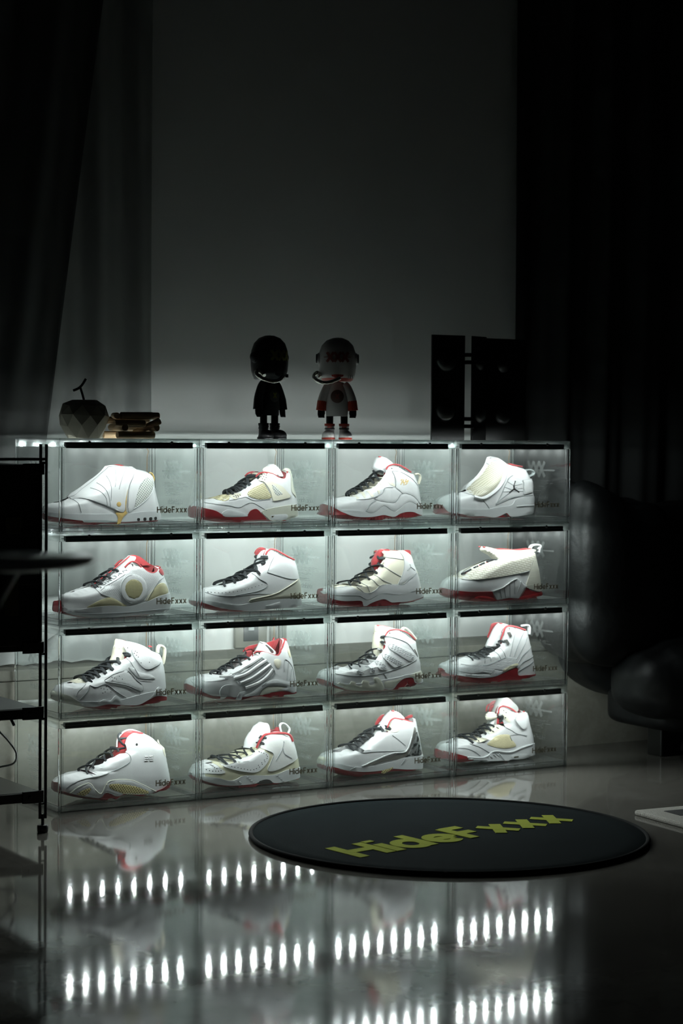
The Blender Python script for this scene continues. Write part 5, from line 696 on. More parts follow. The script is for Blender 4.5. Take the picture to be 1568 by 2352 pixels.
 '44': {'bot': [(31.6,21.7),(29.7,18.5),(68.4,7),(76.7,8.3),(104.9,6.5),(150.8,2.9),(185.3,2.9),(220.5,2.3),(264.2,0.6),(293.7,0.5),(308.2,4.5)],'back': [(331.2,8.7),(329.8,38),(326.3,59.4),(318,86.5),(312.9,108),(307.8,122.3)],'collar': [(285.8,127.3),(276.2,122.6),(264.8,123.3),(251.8,132),(235.6,140.9),(219.5,144.5),(208.3,141.2),(202.7,128.5)],'throat': [(211.6,116.3),(222.5,93.3),(201.7,93.3),(185.8,86.5),(170,77),(151.1,67.9)],'toe': [(148,55.9),(135.5,56.1),(101.3,64.8),(71,57.6),(47.5,54.8),(36.9,48.4),(32.9,39)],'m1': [(32.3,39.9),(41,37.8),(63.3,32.1),(84.2,27),(130.2,20.5),(157.2,25),(177.9,32.8),(227,26.7),(286.7,39.3),(330.5,39.5)],'m2': [(31.8,26.9),(46.1,22.1),(70.1,14.8),(108.3,14.3),(157.4,8.1),(213.7,4.2),(284.7,-3.8),(314.9,-4.7),(330.5,9.8)],'mats': 'WST','h0': 19,'ov': [('toe_outsole','R',3.4,0,[(24.2,43.3),(41.4,38),(63.3,32.4),(87.3,25),(107.1,14.9),(88.8,12.4),(72.9,8.7),(60.6,9.7),(30.3,18.8),(23.4,26.8)]),('outsole_patch','R',3,1,[(215.7,3.8),(285.1,-3.4),(285.1,-5.5),(247,-6.2)]),('air_frame','S',3.8,0,[(237.1,16.5),(283.8,16.8),(284.5,7.8),(274.2,4.1),(239.2,6.1)]),('air_window','O',4.4,1,[(241,14.4),(277.9,14.1),(279,8.8),(241.7,8.3)]),('mesh_window','M2',1.6,0,[(153.8,53.5),(173.3,63.5),(195.1,72),(228.9,70.2),(238.4,57),(251.1,39.9),(220.8,35.5),(185.9,40.5),(158.6,49.3)]),('upper_eyestay','C',2,0,[(172.5,78.3),(200.2,94.9),(212.8,92.9),(179.9,77.3)]),('lower_eyestay','C',2,0,[(117.8,62.9),(153.2,66.6),(158.7,65.2),(129.1,59)]),('ankle_patch','C',1.8,0,[(212.8,137.1),(222.4,137.8),(234.8,116.7),(235.6,101.2),(224.2,106.8),(214.3,120.3)]),('ankle_pad','W',6,0,[(249.1,110.8),(263,122.9),(286.6,124.5),(297.7,112.2),(292.2,95.2),(277.9,82),(261.6,92.3)])],'lines': [('midsole_ridge','S',1.8,[(87.7,23.6),(130.9,18.8),(151.2,21.4),(164.5,29.2),(182.1,31.8),(230.9,25),(271.3,33.6),(310.2,40.9)]),('midsole_ridge','S',1.5,[(193.5,24),(214.4,4)]),('midsole_ridge','S',1.3,[(182.2,25.5),(193.6,17.2)]),('midsole_ridge','S',1.3,[(171.6,25.2),(182.3,17.2)]),('midsole_ridge','S',1.3,[(161.5,20.8),(170.2,14.9)]),('midsole_ridge','S',1.3,[(90.8,19.2),(151.4,13.1)]),('seam','G',0.8,[(99.8,56.8),(131.3,45.1),(162,28.3)]),('seam','G',0.7,[(64.9,47.4),(88.1,45.4),(111.5,36.3),(130.9,23.2)]),('seam','G',0.8,[(214.1,92.9),(239.2,80.4),(255.7,71.3),(288.6,63.8)]),('seam','G',0.8,[(238,54.5),(232.5,65.5),(239,68.4),(265.5,67.8),(288.2,61.2)])],'tongue': ('AT',[(183.7,82.7),(204.6,128.1),(215.5,151.1),(227.5,164.8),(243.7,162.6),(266.5,145.4),(275.8,134.3),(273.3,125.7),(253.8,130.3),(238.3,133.9),(229.6,128.4),(224.3,116.9),(231.7,92.7),(212.4,91.3)]),'tov': [('logo_mark','S',[(228,142.9),(239.2,146.7),(245.6,151.1),(248.2,149.3),(240.8,144.8),(243.2,138)])],'lining': [[(206.2,128.4),(208.3,144.1),(216.2,152.9),(230.7,152.8),(226,140.4),(218.2,125.1)],[(290.3,130.5),(306.8,117),(298.6,116.4),(288.8,123.4)]],'tubes': [('collar_trim','L',2.2,[(202.5,-27,125.7),(204.9,-27,138.7),(212.8,-27,144),(226.6,-27,143.1),(246,-27,134.9),(262.3,-27,124.7),(275.3,-27,121.2),(286.6,-27,127.1)]),('tongue_trim','L',1.6,[(238.6,-10,164.7),(254.9,-10,155.9),(269.6,-10,140.7),(287.7,-10,121.1)])],'loops': [],'blobs': [('lace_lock','TL',9,[(170.8,122.9),(179.6,129.7),(198.8,127.7),(208.5,115.8),(195.8,108.7),(176.7,108.6),(171.5,115.5)])],'dots': [(216.5,133.8),(222.4,128.5),(221.8,114.6),(197,89.6),(181.7,81.7),(153.5,65.2),(126.3,62.6)],'dr': 2,'dash': [],'eyes': [(109.4,58.8),(123.7,64.7),(152.6,67.9),(166.6,75.1),(180.8,83.3),(193.8,91.5),(214.6,118.7)],'lr': 3.2,'grooves': 0,'pos': (3,0,0.1212)},
}

# ------------------------------------------------------------------ shoes
def seg_dist(px, py, poly):
    best = 1e9
    n = len(poly)
    for i in range(n):
        ax, ay = poly[i]; bx, by = poly[(i + 1) % n]
        dx, dy = bx - ax, by - ay
        l2 = dx * dx + dy * dy
        t = 0.0 if l2 < 1e-12 else max(0.0, min(1.0, ((px - ax) * dx + (py - ay) * dy) / l2))
        d = (px - ax - t * dx) ** 2 + (py - ay - t * dy) ** 2
        if d < best: best = d
    return math.sqrt(best)

def inside(px, py, poly):
    c = False; n = len(poly); j = n - 1
    for i in range(n):
        if (poly[i][1] > py) != (poly[j][1] > py) and px < (poly[j][0] - poly[i][0]) * (py - poly[i][1]) / (poly[j][1] - poly[i][1]) + poly[i][0]: c = not c
        j = i
    return c

def triangulate(poly, step):
    """Boundary + interior grid -> verts, triangles, number of boundary verts."""
    b = []
    for q in poly:
        if not b or math.dist(q, b[-1]) > 0.15: b.append(q)
    if math.dist(b[0], b[-1]) < 0.15: b.pop()
    us = [q[0] for q in b]; vs = [q[1] for q in b]
    pts = [Vector(q) for q in b]; n = len(b)
    k = 0
    v = min(vs) + step * .5
    while v < max(vs):
        u = min(us) + step * (.25 if k % 2 else .75)
        while u < max(us):
            if inside(u, v, b) and seg_dist(u, v, b) > step * .45: pts.append(Vector((u, v)))
            u += step
        v += step * .87; k += 1
    edges = [(i, (i + 1) % n) for i in range(n)]
    ov, oe, of, _, _, _ = delaunay_2d_cdt(pts, edges, [], 1, 1e-4)
    return b, [(q.x, q.y) for q in ov], [tuple(f) for f in of]

class Shoe:
    def __init__(self, key, d, label):
        c, r, yc = d['pos']
        self.d = d
        self.layers = []
        ol = d['bot'] + d['back'] + d['collar'] + d['throat'] + d['toe']
        self.last = Last(ol, d['throat'][-1][1] - 2, max(q[1] for q in ol), d['h0'])
        self.uc = (self.last.u0 + self.last.u1) / 2
        self.vb = min(q[1] for q in d['bot'])
        self.root = empty('basketball_shoe', (COLX[c] + self.uc / 1000, yc, PITCH * r + TRAY + .0005), label, 'shoe', 'white and red shoes in the display boxes')
    def P(self, u, y, v):
        return Vector(((u - self.uc) / 1000, y / 1000, max(0.0, v - self.vb) / 1000))
    def h(self, u, v): return self.last.h(u, v)
    def off(self, u, v):
        """how far the finished surface stands out from the last at this point"""
        o = 0.0
        for poly, th in self.layers:
            if th > o and inside(u, v, poly): o = th
        return o

    def body(self, name, mat, poly, off, step=5.0, closed=True, hfun=None, yshift=0.0):
        hf = hfun or self.h
        b, vs, fs = triangulate(poly, step)
        bm = bmesh.new()
        A, B = [], []
        for u, v in vs:
            hh = hf(u, v); hh = hh + off if hh > .5 else hh + off * .5
            A.append(bm.verts.new(self.P(u, -hh + yshift, v))); B.append(bm.verts.new(self.P(u, hh + yshift, v)))
        cnt = {}
        for f in fs:
            try:
                bm.faces.new([A[i] for i in f]); bm.faces.new([B[i] for i in reversed(f)])
            except ValueError: continue
            for i in range(3):
                e = (f[i], f[(i + 1) % 3]); cnt[e] = 1
        if closed:
            for (i, j) in list(cnt):
                if (j, i) not in cnt:
                    try: bm.faces.new((A[j], A[i], B[i], B[j]))
                    except ValueError: pass
        bmesh.ops.recalc_face_normals(bm, faces=bm.faces)
        o = link(name, mesh_of(bm, name, recalc=closed), M[mat], self.root, True)
        if False:
            me = o.data
            bm = bmesh.new(); bm.from_mesh(me)
            for e in bm.edges:
                if len(e.link_faces) == 2 and e.calc_face_angle(0) > 0.9: e.smooth = False
            bm.to_mesh(me); bm.free()
        return o

    def overlay(self, name, mat, th, poly, sharp, parent=None, hfun=None, mirror=True, step=4.0, sign=-1):
        hf = hfun or self.h
        poly = (smooth_line(poly + [poly[0]], 3.0) if False else (self._sharp(poly) if sharp else smooth_line(poly, 3.0, True)))
        b, vs, fs = triangulate(poly, step)
        soft = min(2.6, th * 1.3 + .6)
        bm = bmesh.new()
        off = []
        for u, v in vs:
            t = min(1.0, seg_dist(u, v, b) / soft); off.append(max(0.0, th - .9) + min(th, .9) * math.sin(t * math.pi / 2) + .1)
        for s in ((sign, -sign) if mirror else (sign,)):
            top = [bm.verts.new(self.P(u, s * (hf(u, v) + f), v)) for (u, v), f in zip(vs, off)]
            cnt = {}
            for f in fs:
                try: bm.faces.new([top[i] for i in (f if s < 0 else reversed(f))])
                except ValueError: continue
                for i in range(3): cnt[(f[i], f[(i + 1) % 3])] = 1
            for (i, j) in list(cnt):                       # skirt: gives the piece its own thickness
                if (j, i) in cnt: continue
                a2 = bm.verts.new(self.P(vs[i][0], s * (hf(*vs[i]) - 1.2), vs[i][1])); b2 = bm.verts.new(self.P(vs[j][0], s * (hf(*vs[j]) - 1.2), vs[j][1]))
                bm.faces.new((top[j], top[i], a2, b2) if s < 0 else (top[i], top[j], b2, a2))
        return link(name, mesh_of(bm, name, recalc=False), M[mat], parent or self.root, True)

    def _sharp(self, poly):
        out = []
        for i, a in enumerate(poly):
            b = poly[(i + 1) % len(poly)]
            k = max(1, int(math.dist(a, b) / 3.0))
            out += [(a[0] + (b[0] - a[0]) * j / k, a[1] + (b[1] - a[1]) * j / k) for j in range(k)]
        return out

    def line(self, name, mat, r, pts, lift=0.6, mirror=True, n=6):
        ps = smooth_line(pts, 3.0)
        bm = bmesh.new()
        for s in ((-1, 1) if mirror else (-1,)):
            add_tube(bm, [self.P(u, s * (self.h(u, v) + self.off(u, v) + lift), v) for u, v in ps], r / 1000 * (1.2 if name == 'seam' else 1.0), n)
        return link(name, mesh_of(bm, name), M[mat], self.root, True)

    def tube(self, name, mat, r, pts, n=8, mirror=False):
        bm = bmesh.new()
        ps = smooth_line(pts, 3.0)
        add_tube(bm, [self.P(*q) for q in ps], r / 1000, n)
        if mirror: add_tube(bm, [self.P(u, -y, v) for u, y, v in ps], r / 1000, n)
        return link(name, mesh_of(bm, name), M[mat], self.root, True)

    def discs(self, name, mat, pts, r, lift=2.2, parent=None):
        bm = bmesh.new()
        for u, v in pts:
            hh = self.h(u, v) + self.off(u, v)
            # surface tangents by finite differences
            hu = (self.h(u + 1, v) - self.h(u - 1, v)) / 2; hv = (self.h(u, v + 1) - self.h(u, v - 1)) / 2
            for s in (-1,):
                ring = [bm.verts.new(self.P(u + r * math.cos(a), s * (hh + lift + hu * r * math.cos(a) + hv * r * math.sin(a)), v + r * math.sin(a))) for a in [i * math.pi / 4 for i in range(8)]]
                c = bm.verts.new(self.P(u, s * (hh + lift + .25), v))
                for i in range(8): bm.faces.new((ring[i], ring[(i + 1) % 8], c))
        return link(name, mesh_of(bm, name), M[mat], parent or self.root)

def build_shoe(key, label):
    d = SHOES[key]
    S = Shoe(key, d, label)
    L = S.last
    sm = lambda p: smooth_line(p, 4.0)
    bot, back, m1, m2 = sm(d['bot']), sm(d['back']), sm(d['m1']), sm(d['m2'])
    toe = sm(d['toe']); top = sm(d['collar']) + sm([d['collar'][-1]] + d['throat'] + [d['toe'][0]])[1:-1] + toe
    v1e, v1s = m1[-1][1], m1[0][1]; v2e, v2s = m2[-1][1], m2[0][1]
    # sole layers and upper, each a full-width solid
    S.body('outsole', d['mats'][2], bot + [q for q in back if q[1] < v2e - 1 and q[1] > bot[-1][1]] + list(reversed(m2)), 2.0)
    if d['mats'][1] != '-':
        S.body('midsole', d['mats'][1], m2 + [q for q in back if v2e + 1 < q[1] < v1e - 1] + list(reversed(m1)), 2.6)
    S.body('upper', d['mats'][0], m1 + [q for q in back if q[1] > v1e + 1] + top[:len(top) - len(toe)] + [q for q in toe if q[1] > v1s + 1], 0.0, 4.5, closed=False)
    inner = lambda u, v: max(0.0, L.h(u, v) - 5.5)
    # insole: closes the shoe below the collar
    if 'tongue' in d:
        tm, tp = d['tongue']
        fr = Last(tp, -999, 999, 0)
        def th(u, v):
            uf = interp(v, fr.gv, fr.uf)
            q = min(1.0, max(0.0, (u - uf) / 12.0))
            return 3.0 + 12.0 * (1 - (1 - q) ** 2.2) ** (1 / 2.2)
        to = S.body('tongue', tm, smooth_line(tp, 3.5, True), 0.0, 4.5, True, th)
        for n, m, poly in d.get('tov', []):
            S.overlay(n, m, .8, poly, False, to, th, mirror=False)
        S.th = th
    for poly in d['lining']:
        hf = lambda u, v: max(17.0, min(24.0, L.h(u, v) - 5.0)) if v < L.v1 - 1 else 17.0
        b, vs, fs = triangulate(smooth_line(poly, 3.0, True), 4.0)
        bm = bmesh.new()
        A = [bm.verts.new(S.P(u, hf(u, v), v)) for u, v in vs]; B = [bm.verts.new(S.P(u, hf(u, v) + 3.5, v)) for u, v in vs]
        cnt = {}
        for f in fs:
            bm.faces.new([A[i] for i in f]); bm.faces.new([B[i] for i in reversed(f)])
            for i in range(3): cnt[(f[i], f[(i + 1) % 3])] = 1
        for (i, j) in list(cnt):
            if (j, i) not in cnt: bm.faces.new((A[j], A[i], B[i], B[j]))
        link('lining', mesh_of(bm, 'lining'), M['L'], S.root, True)
    # sock lining walls inside the collar
    cl = sm(d['collar'])
    if len(cl) > 2:
        for s in (-1, 1):
            bm = bmesh.new()
            a = [bm.verts.new(S.P(u, s * max(2.0, L.h(u, v) - 1.0), v - .5)) for u, v in cl]
            b2 = [bm.verts.new(S.P(u, s * max(1.0, L.h(u, v) - 7.0), v - 3.0)) for u, v in cl]
            c = [bm.verts.new(S.P(u * .9 + .1 * S.uc, s * max(1.0, L.h(u, v - 20) - 8.0), max(20, v - 45))) for u, v in cl]
            for i in range(len(cl) - 1):
                bm.faces.new((a[i], a[i + 1], b2[i + 1], b2[i])); bm.faces.new((b2[i], b2[i + 1], c[i + 1], c[i]))
            link('sock_lining', mesh_of(bm, 'sock_lining'), M['L'], S.root, True)
    S.layers.append((bot + list(reversed(m2)), 2.0))
    if d['mats'][1] != '-': S.layers.append((m2 + list(reversed(m1)), 2.6))
    soles = list(S.layers)
    def lifted(item):                       # pieces on the sole sit on its own surface
        n, m, th_, sharp, poly = item
        cu, cv = sum(q[0] for q in poly) / len(poly), sum(q[1] for q in poly) / len(poly)
        for sp, so in soles:
            if th_ < so + .4 and inside(cu, cv, sp): return (n, m, th_ + so, sharp, poly)
        return item
    d['ov'] = [lifted(it) for it in d['ov']]
    for n, m, th_, sharp, poly in d['ov']:
        S.layers.append((poly if sharp else smooth_line(poly, 4.0, True), th_))
    for n, m, th_, sharp, poly in d['ov']:
        if m in ('W', 'W2', 'WP', 'MT') and th_ >= 1.4:
            S.line('seam', 'G', .38, (poly + [poly[0]]) if sharp else smooth_line(poly, 4.0, True) + [poly[0]], .15, False, 5)  # dark outline standing in for stitches and the shade of panel gaps
        wrap = any(u - interp(v, L.gv, L.uf) < 5.0 for u, v in poly) and n not in ('shroud', 'lace_shroud', 'shroud_tag')
        if wrap or n in ('heel_block', 'heel_rubber', 'heel_pad', 'heel_rib_panel', 'heel_counter') and any(interp(v, L.gv, L.ub) - u < 7.0 for u, v in poly):
            S.body(n, m, S._sharp(poly) if sharp else smooth_line(poly, 3.0, True), th_, 4.0)
        else: S.overlay(n, m, th_, poly, sharp, mirror=False)
    for n, m, r, pts in d['lines']: S.line(n, m, r, pts, lift=.25, mirror=False)
    for n, m, r, pts in d['tubes']:
        S.tube(n, m, r, pts)
        if n == 'collar_trim': S.tube(n, m, r, [(u, -y, v) for u, y, v in pts])
    for n, m, r, pts in d['loops']:
        bm = bmesh.new(); add_tube(bm, [S.P(*q) for q in smooth_line(pts, 3.0)], r / 1000 * 1.8, 10, flat=.38, flat_dir=(1, 0, .3))
        link(n, mesh_of(bm, n), M[m], S.root, True)
    for n, m, r, poly in d['blobs']:
        b, vs, fs = triangulate(smooth_line(poly, 3.0, True), 4.0)
        bm = bmesh.new()
        for s in (-1, 1):
            vv = [bm.verts.new(S.P(u, -14 + s * r * math.sqrt(min(1.0, seg_dist(u, v, b) / 9.0)), v)) for u, v in vs]
            for f in fs: bm.faces.new([vv[i] for i in (f if s < 0 else reversed(f))])
        bmesh.ops.remove_doubles(bm, verts=bm.verts, dist=1e-5)
        link(n, mesh_of(bm, n), M[m], S.root, True)
    if d['dots']: S.discs('perforation', 'D', d['dots'], d['dr'], .25)['kind'] = 'stuff'
    if 'perf' in d:
        poly, exc, stp, r = d['perf']
        poly = smooth_line(poly, 4, True); pts = []
        us = [q[0] for q in poly]; vs = [q[1] for q in poly]; v = min(vs); k = 0
        while v < max(vs):
            u = min(us) + (stp / 2 if k % 2 else 0)
            while u < max(us):
                if inside(u, v, poly) and not inside(u, v, exc) and seg_dist(u, v, poly) > 3: pts.append((u, v))
                u += stp
            v += stp * .6; k += 1
        o = S.discs('perforation', 'G2', pts, r, .5); o['kind'] = 'stuff'
    for a, b, n, m in d['dash']:
        bm = bmesh.new()
        dx, dy = b[0] - a[0], b[1] - a[1]; ln = math.hypot(dx, dy); tx, ty = dx / ln, dy / ln
        for i in range(m):
            for j in range(n):
                t = (i + .5) / m * ln; w = (j - (n - 1) / 2) * 4.2
                u, v = a[0] + tx * t - ty * w, a[1] + ty * t + tx * w
                ps = [(u - 1.6 * (tx - ty), v - 1.6 * (ty + tx) * .3), (u + 1.6 * (tx - ty), v + 1.6 * (ty + tx) * .3)]
                add_tube(bm, [S.P(x, -(S.h(x, y) + S.off(x, y) + .2), y) for x, y in ps], .0009, 5)
        link('vent_slot', mesh_of(bm, 'vent_slot'), M['G2'], S.root)['kind'] = 'stuff'
    if 'text' in d:
        t, a, b, hh, r, m, on_t = d['text']
        st, w = text_strokes(t, .12, .16)
        dx, dy = b[0] - a[0], b[1] - a[1]; ln = math.hypot(dx, dy); tx, ty = dx / ln, dy / ln
        bm = bmesh.new()
        hf = S.th if on_t else S.h
        for s in st:
            pp = []
            for x, y in smooth_line(s, .25) if len(s) < 3 else s:
                uu = a[0] + tx * x / w * ln - ty * y * hh; vv = a[1] + ty * x / w * ln + tx * y * hh
                pp.append(S.P(uu, -(hf(uu, vv) + (.6 if on_t else .5 + S.off(uu, vv))), vv))
            add_tube(bm, pp, r / 1000, 6)
        link('lettering', mesh_of(bm, 'lettering'), M[m], S.root)
    if d['grooves']:
        bm = bmesh.new(); g = d['grooves']
        bl, ml = sorted(bot), sorted(m2)
        for i in range(1, g):
            u = L.u0 + 22 + (L.L - 34) * i / g
            v0 = interp(u, [q[0] for q in bl], [q[1] for q in bl]) + .8; v1 = interp(u, [q[0] for q in ml], [q[1] for q in ml]) - 1
            if v1 - v0 < 2: continue
            for s in (-1,): add_tube(bm, [S.P(u, s * (S.h(u, v0) + 1.9), v0), S.P(u - 1, s * (S.h(u, v1) + 1.9), v1)], .0006, 5)
        link('tread_groove', mesh_of(bm, 'tread_groove'), M['D2'], S.root)['kind'] = 'stuff'
    # laces: crossing strands over the throat, from eyelet to opposite eyelet
    E = d['eyes']
    if len(E) > 1:
        r = d['lr'] / 1000 * 1.25
        thr = sm([d['collar'][-1]] + d['throat'])
        def ridge(u, v):
            """nearest point of the throat edge, and the outward direction there"""
            bi = min(range(len(thr)), key=lambda i: (thr[i][0] - u) ** 2 + (thr[i][1] - v) ** 2)
            a, b = thr[max(0, bi - 2)], thr[min(len(thr) - 1, bi + 2)]
            tx, ty = b[0] - a[0], b[1] - a[1]; l = math.hypot(tx, ty) or 1
            nx, ny = ty / l, -tx / l
            if nx > 0: nx, ny = -nx, -ny
            return thr[bi], (nx, ny)
        k = 0
        for i in range(len(E)):
            e0 = E[i]; e1 = E[min(i + 1, len(E) - 1)]
            y0, y1 = L.h(*e0) + 2.5, L.h(*e1) + 2.5
            mu, mv = (e0[0] + e1[0]) / 2, (e0[1] + e1[1]) / 2
            (ru, rv), (nx, ny) = ridge(mu, mv)
            off = max(3.0, (ru - mu) * nx + (rv - mv) * ny) + 3.5
            for s in (-1, 1):
                if i == len(E) - 1 and s > 0: break
                lift = off + (2.6 if s > 0 else 0)
                pts = [(e0[0] + nx * -1.5, s * (y0 - .5), e0[1] + ny * -1.5), (e0[0] + nx * off * .7, s * y0 * .80, e0[1] + ny * off * .7),
                       (mu + nx * lift, 0, mv + ny * lift), (e1[0] + nx * off * .7, -s * y1 * .80, e1[1] + ny * off * .7), (e1[0] - nx * 1.5, -s * (y1 - .5), e1[1] - ny * 1.5)]
                bm = bmesh.new()
                add_tube(bm, [S.P(*q) for q in smooth_line(pts, 3.0)], r, 8, flat=.6, flat_dir=(nx, 0, ny))
                link('lace', mesh_of(bm, 'lace'), M['K'], S.root, True)
    return S.root

LABELS = {
 '11': 'white shoe with a quilted shroud over its laces and a tan strap and button',
 '12': 'white and red shoe with cream net windows and a plastic wing strap',
 '13': 'white high-top with cream side stripes and a wavy midsole over a ridged red sole',
 '14': 'white boot-like shoe with a pale net lace cover and ankle strap',
 '21': 'white shoe with a round olive window in its side and red collar',
 '22': 'plain white high-top with an olive grey wedge at the heel',
 '23': 'shoe with cream canvas upper, glossy white mudguard and red sole',
 '24': 'low shoe with woven cream side and ribbed heel, red sole pads',
 '31': 'white high-top with peaked midsole pods and a pale toe bumper',
 '32': 'white shoe with ridged sides, shield badge and deep red collar',
 '33': 'white high-top with slotted side panels and off-white lugged rubber',
 '34': 'white high-top with fanned heel seams, metal lace hooks and a thick red sole',
 '41': 'white high-top with gold net vents and a red tongue',
 '42': 'white shoe with beige shell, perforated vamp and looped heel tab',
 '43': 'white shoe with patterned chrome heel and silver side strip',
 '44': 'white high-top with silver tongue, lace toggle and cream net side window',
}
BOXOF = {
 '11': 'shroud-covered shoe with the tan strap', '12': 'shoe with the plastic wing strap', '13': 'cream-striped high-top', '14': 'boot-like shoe with the ankle strap',
 '21': 'shoe with the round olive window', '22': 'high-top with the olive grey wedge', '23': 'canvas shoe with glossy mudguard', '24': 'low woven shoe',
 '31': 'high-top with peaked midsole pods', '32': 'ridged shoe with shield badge', '33': 'high-top with slotted panels', '34': 'high-top with metal lace hooks',
 '41': 'high-top with gold net vents', '42': 'beige-shelled perforated shoe', '43': 'shoe with chrome heel', '44': 'silver-tongued shoe with lace toggle'}
for key in SHOES:
    c, r, _ = SHOES[key]['pos']
    make_box(c, r, 'clear lit display box holding the ' + BOXOF[key])
    build_shoe(key, LABELS[key])

# ------------------------------------------------------------------ round rug with lettering
M['rug'] = simple('rug_black', (.006, .010, .011), .95, bump=(260, .5, .001), vary=(8, .25), spec=.02)
M['rug_edge'] = simple('rug_edge_black', (.005, .006, .006), .9, spec=.1)
M['lime'] = simple('lime_print', (.26, .29, .035), .95, bump=(260, .4, .001), spec=.05)
RX, RY, RR = .615, -.661, .428
rug = empty('round_rug', (RX, RY, .0), 'round black rug with lime lettering on the polished floor', 'rug')
bm = bmesh.new()
add_lathe(bm, [(0, .001), (RR - .004, .001), (RR - .002, .004), (RR - .006, .0075), (RR - .05, .0068), (RR - .2, .0066), (0, .0066)], 96)
link('pile', mesh_of(bm, 'pile'), M['rug'], rug, True)
bm = bmesh.new()
pts = [((RR - .003) * math.cos(2 * math.pi * i / 96), (RR - .003) * math.sin(2 * math.pi * i / 96), .0062) for i in range(97)]
add_tube(bm, pts, .0050, 8, cap=False)
link('binding', mesh_of(bm, 'binding'), M['rug_edge'], rug, True)
ca, sa = math.cos(math.radians(11.0)), math.sin(math.radians(11.0))
cap = .118
def rugmap(x, y, t):
    s = .112
    return Vector((.318 + x * s * ca * RUGX - y * cap * sa * .6 - RX, -.797 + x * s * sa * RUGX + y * cap * ca - RY, .0066 + t))
_, w0 = text_strokes('HideFxxx', .24, .03)
RUGX = .635 / (w0 * .112)
me, _ = lettering('HideFxxx', .235, .03, rugmap, .0012)
link('lettering', me, M['lime'], rug)['label'] = 'HideFxxx in lime green block letters'

# striped rug at the side
M['stripe_w'] = simple('rug_cream_pile', (.42, .40, .36), .95, bump=(300, .8, .004))
M['stripe_k'] = simple('rug_dark_pile', (.03, .03, .03), .95, bump=(300, .8, .004))
sr = empty('striped_rug', (1.128, -.656, 0), 'cream rug with dark bars and a shaggy edge beside the round black rug', 'rug', rotz=math.radians(-4))
link('pile', box_mesh('pile', 0, 1.4, -1.3, 0, .0, .012, bev=.005), M['stripe_w'], sr)
for i in range(6):
    for j in range(9):
        x = .05 + i * .23 + (.03 if j % 2 else 0); y = -.045 - j * .14
        link('dark_bar', box_mesh('dark_bar', x, x + .17, y - .062, y, .0118, .0132, bev=.0006), M['stripe_k'], sr)

# ------------------------------------------------------------------ things on top of the boxes
TOP = PITCH * 3 + BH
M['plaster'] = simple('cream_ceramic', (.60, .57, .46), .7, vary=(60, .06))
ap = empty('faceted_apple', (.103, .095, TOP), 'cream faceted ceramic apple with a black T-shaped stalk', 'ornament')
bm = bmesh.new()
rnd = random.Random(4)
prof = [(.0, .0), (.040, .0), (.054, .028), (.0585, .052), (.050, .076), (.030, .0885), (.0, .082)]
rings = []
for i, (r, z) in enumerate(prof):
    if r == 0: rings.append([bm.verts.new((0, 0, z))]); continue
    n = 9
    rings.append([bm.verts.new(((r * (1 + rnd.uniform(-.05, .05))) * math.cos(2 * math.pi * (k + .5 * (i % 2)) / n), r * math.sin(2 * math.pi * (k + .5 * (i % 2)) / n), z + (rnd.uniform(-.004, .004) if 0 < i < 5 and i != 1 else 0))) for k in range(n)])
for i, (a, b2) in enumerate(zip(rings, rings[1:])):
    n = 9
    if len(a) == 1:
        for k in range(n): bm.faces.new((a[0], b2[k], b2[(k + 1) % n]))
    elif len(b2) == 1:
        for k in range(n): bm.faces.new((a[k], a[(k + 1) % n], b2[0]))
    else:
        for k in range(n):
            if i % 2: # lower ring offset
                bm.faces.new((a[k], b2[(k + 1) % n], b2[k])); bm.faces.new((a[k], a[(k + 1) % n], b2[(k + 1) % n]))
            else:
                bm.faces.new((a[k], a[(k + 1) % n], b2[k])); bm.faces.new((a[(k + 1) % n], b2[(k + 1) % n], b2[k]))
link('body', mesh_of(bm, 'body'), M['plaster'], ap)
M['blackmetal'] = simple('black_metal', (.006, .006, .006), .4)
tube_obj('stalk', [(.002, 0, .080), (-.004, 0, .100), (-.010, 0, .118)], .0028, M['blackmetal'], ap)
tube_obj('leaf', [(-.027, 0, .110), (-.016, 0, .114), (-.006, 0, .122), (.004, 0, .137)], .0030, M['blackmetal'], ap, step=.005)

M['wood'] = patterned('pale_wood', (.50, .34, .19), (.66, .48, .29), 'rib', 60, .6, 0)
lg = empty('log_stack', (.208, .075, TOP), 'stack of short peeled wooden dowels laid crosswise', 'ornament')
def dowel(x, y, z, yaw, ln, r, tilt=0):
    d = Vector((math.cos(yaw) * math.cos(tilt), math.sin(yaw) * math.cos(tilt), math.sin(tilt))) * ln / 2
    c = Vector((x, y, z))
    bm = bmesh.new()
    u = d.normalized()
    add_tube(bm, [c - d, c - d + u * .001, c + d - u * .001, c + d], [r * .9, r, r, r * .9], 16)
    me = mesh_of(bm, 'log')
    o = link('log', me, M['wood'], lg, True)
    for e in me.edges: pass
R0 = .0085
for a in ((0, -.035, R0, .02, .095, R0), (0, .03, R0, -.05, .10, R0), (-.028, 0, R0 * 3, 1.45, .10, R0), (.036, .0, R0 * 3, 1.75, .11, R0),
          (-.018, -.040, R0 * 5 - .008, .02, .078, R0), (.03, -.034, R0 * 3.2, -.9, .07, R0 * .95, .42), (.005, .028, R0 * 5, .03, .12, R0), (-.035, .0, R0 * 6.2, 1.2, .09, R0 * .9),
          (.008, -.040, R0 * 6.2, .03, .098, R0), (.025, .01, R0 * 6.4, 1.9, .10, R0 * .9)):
    dowel(*a)

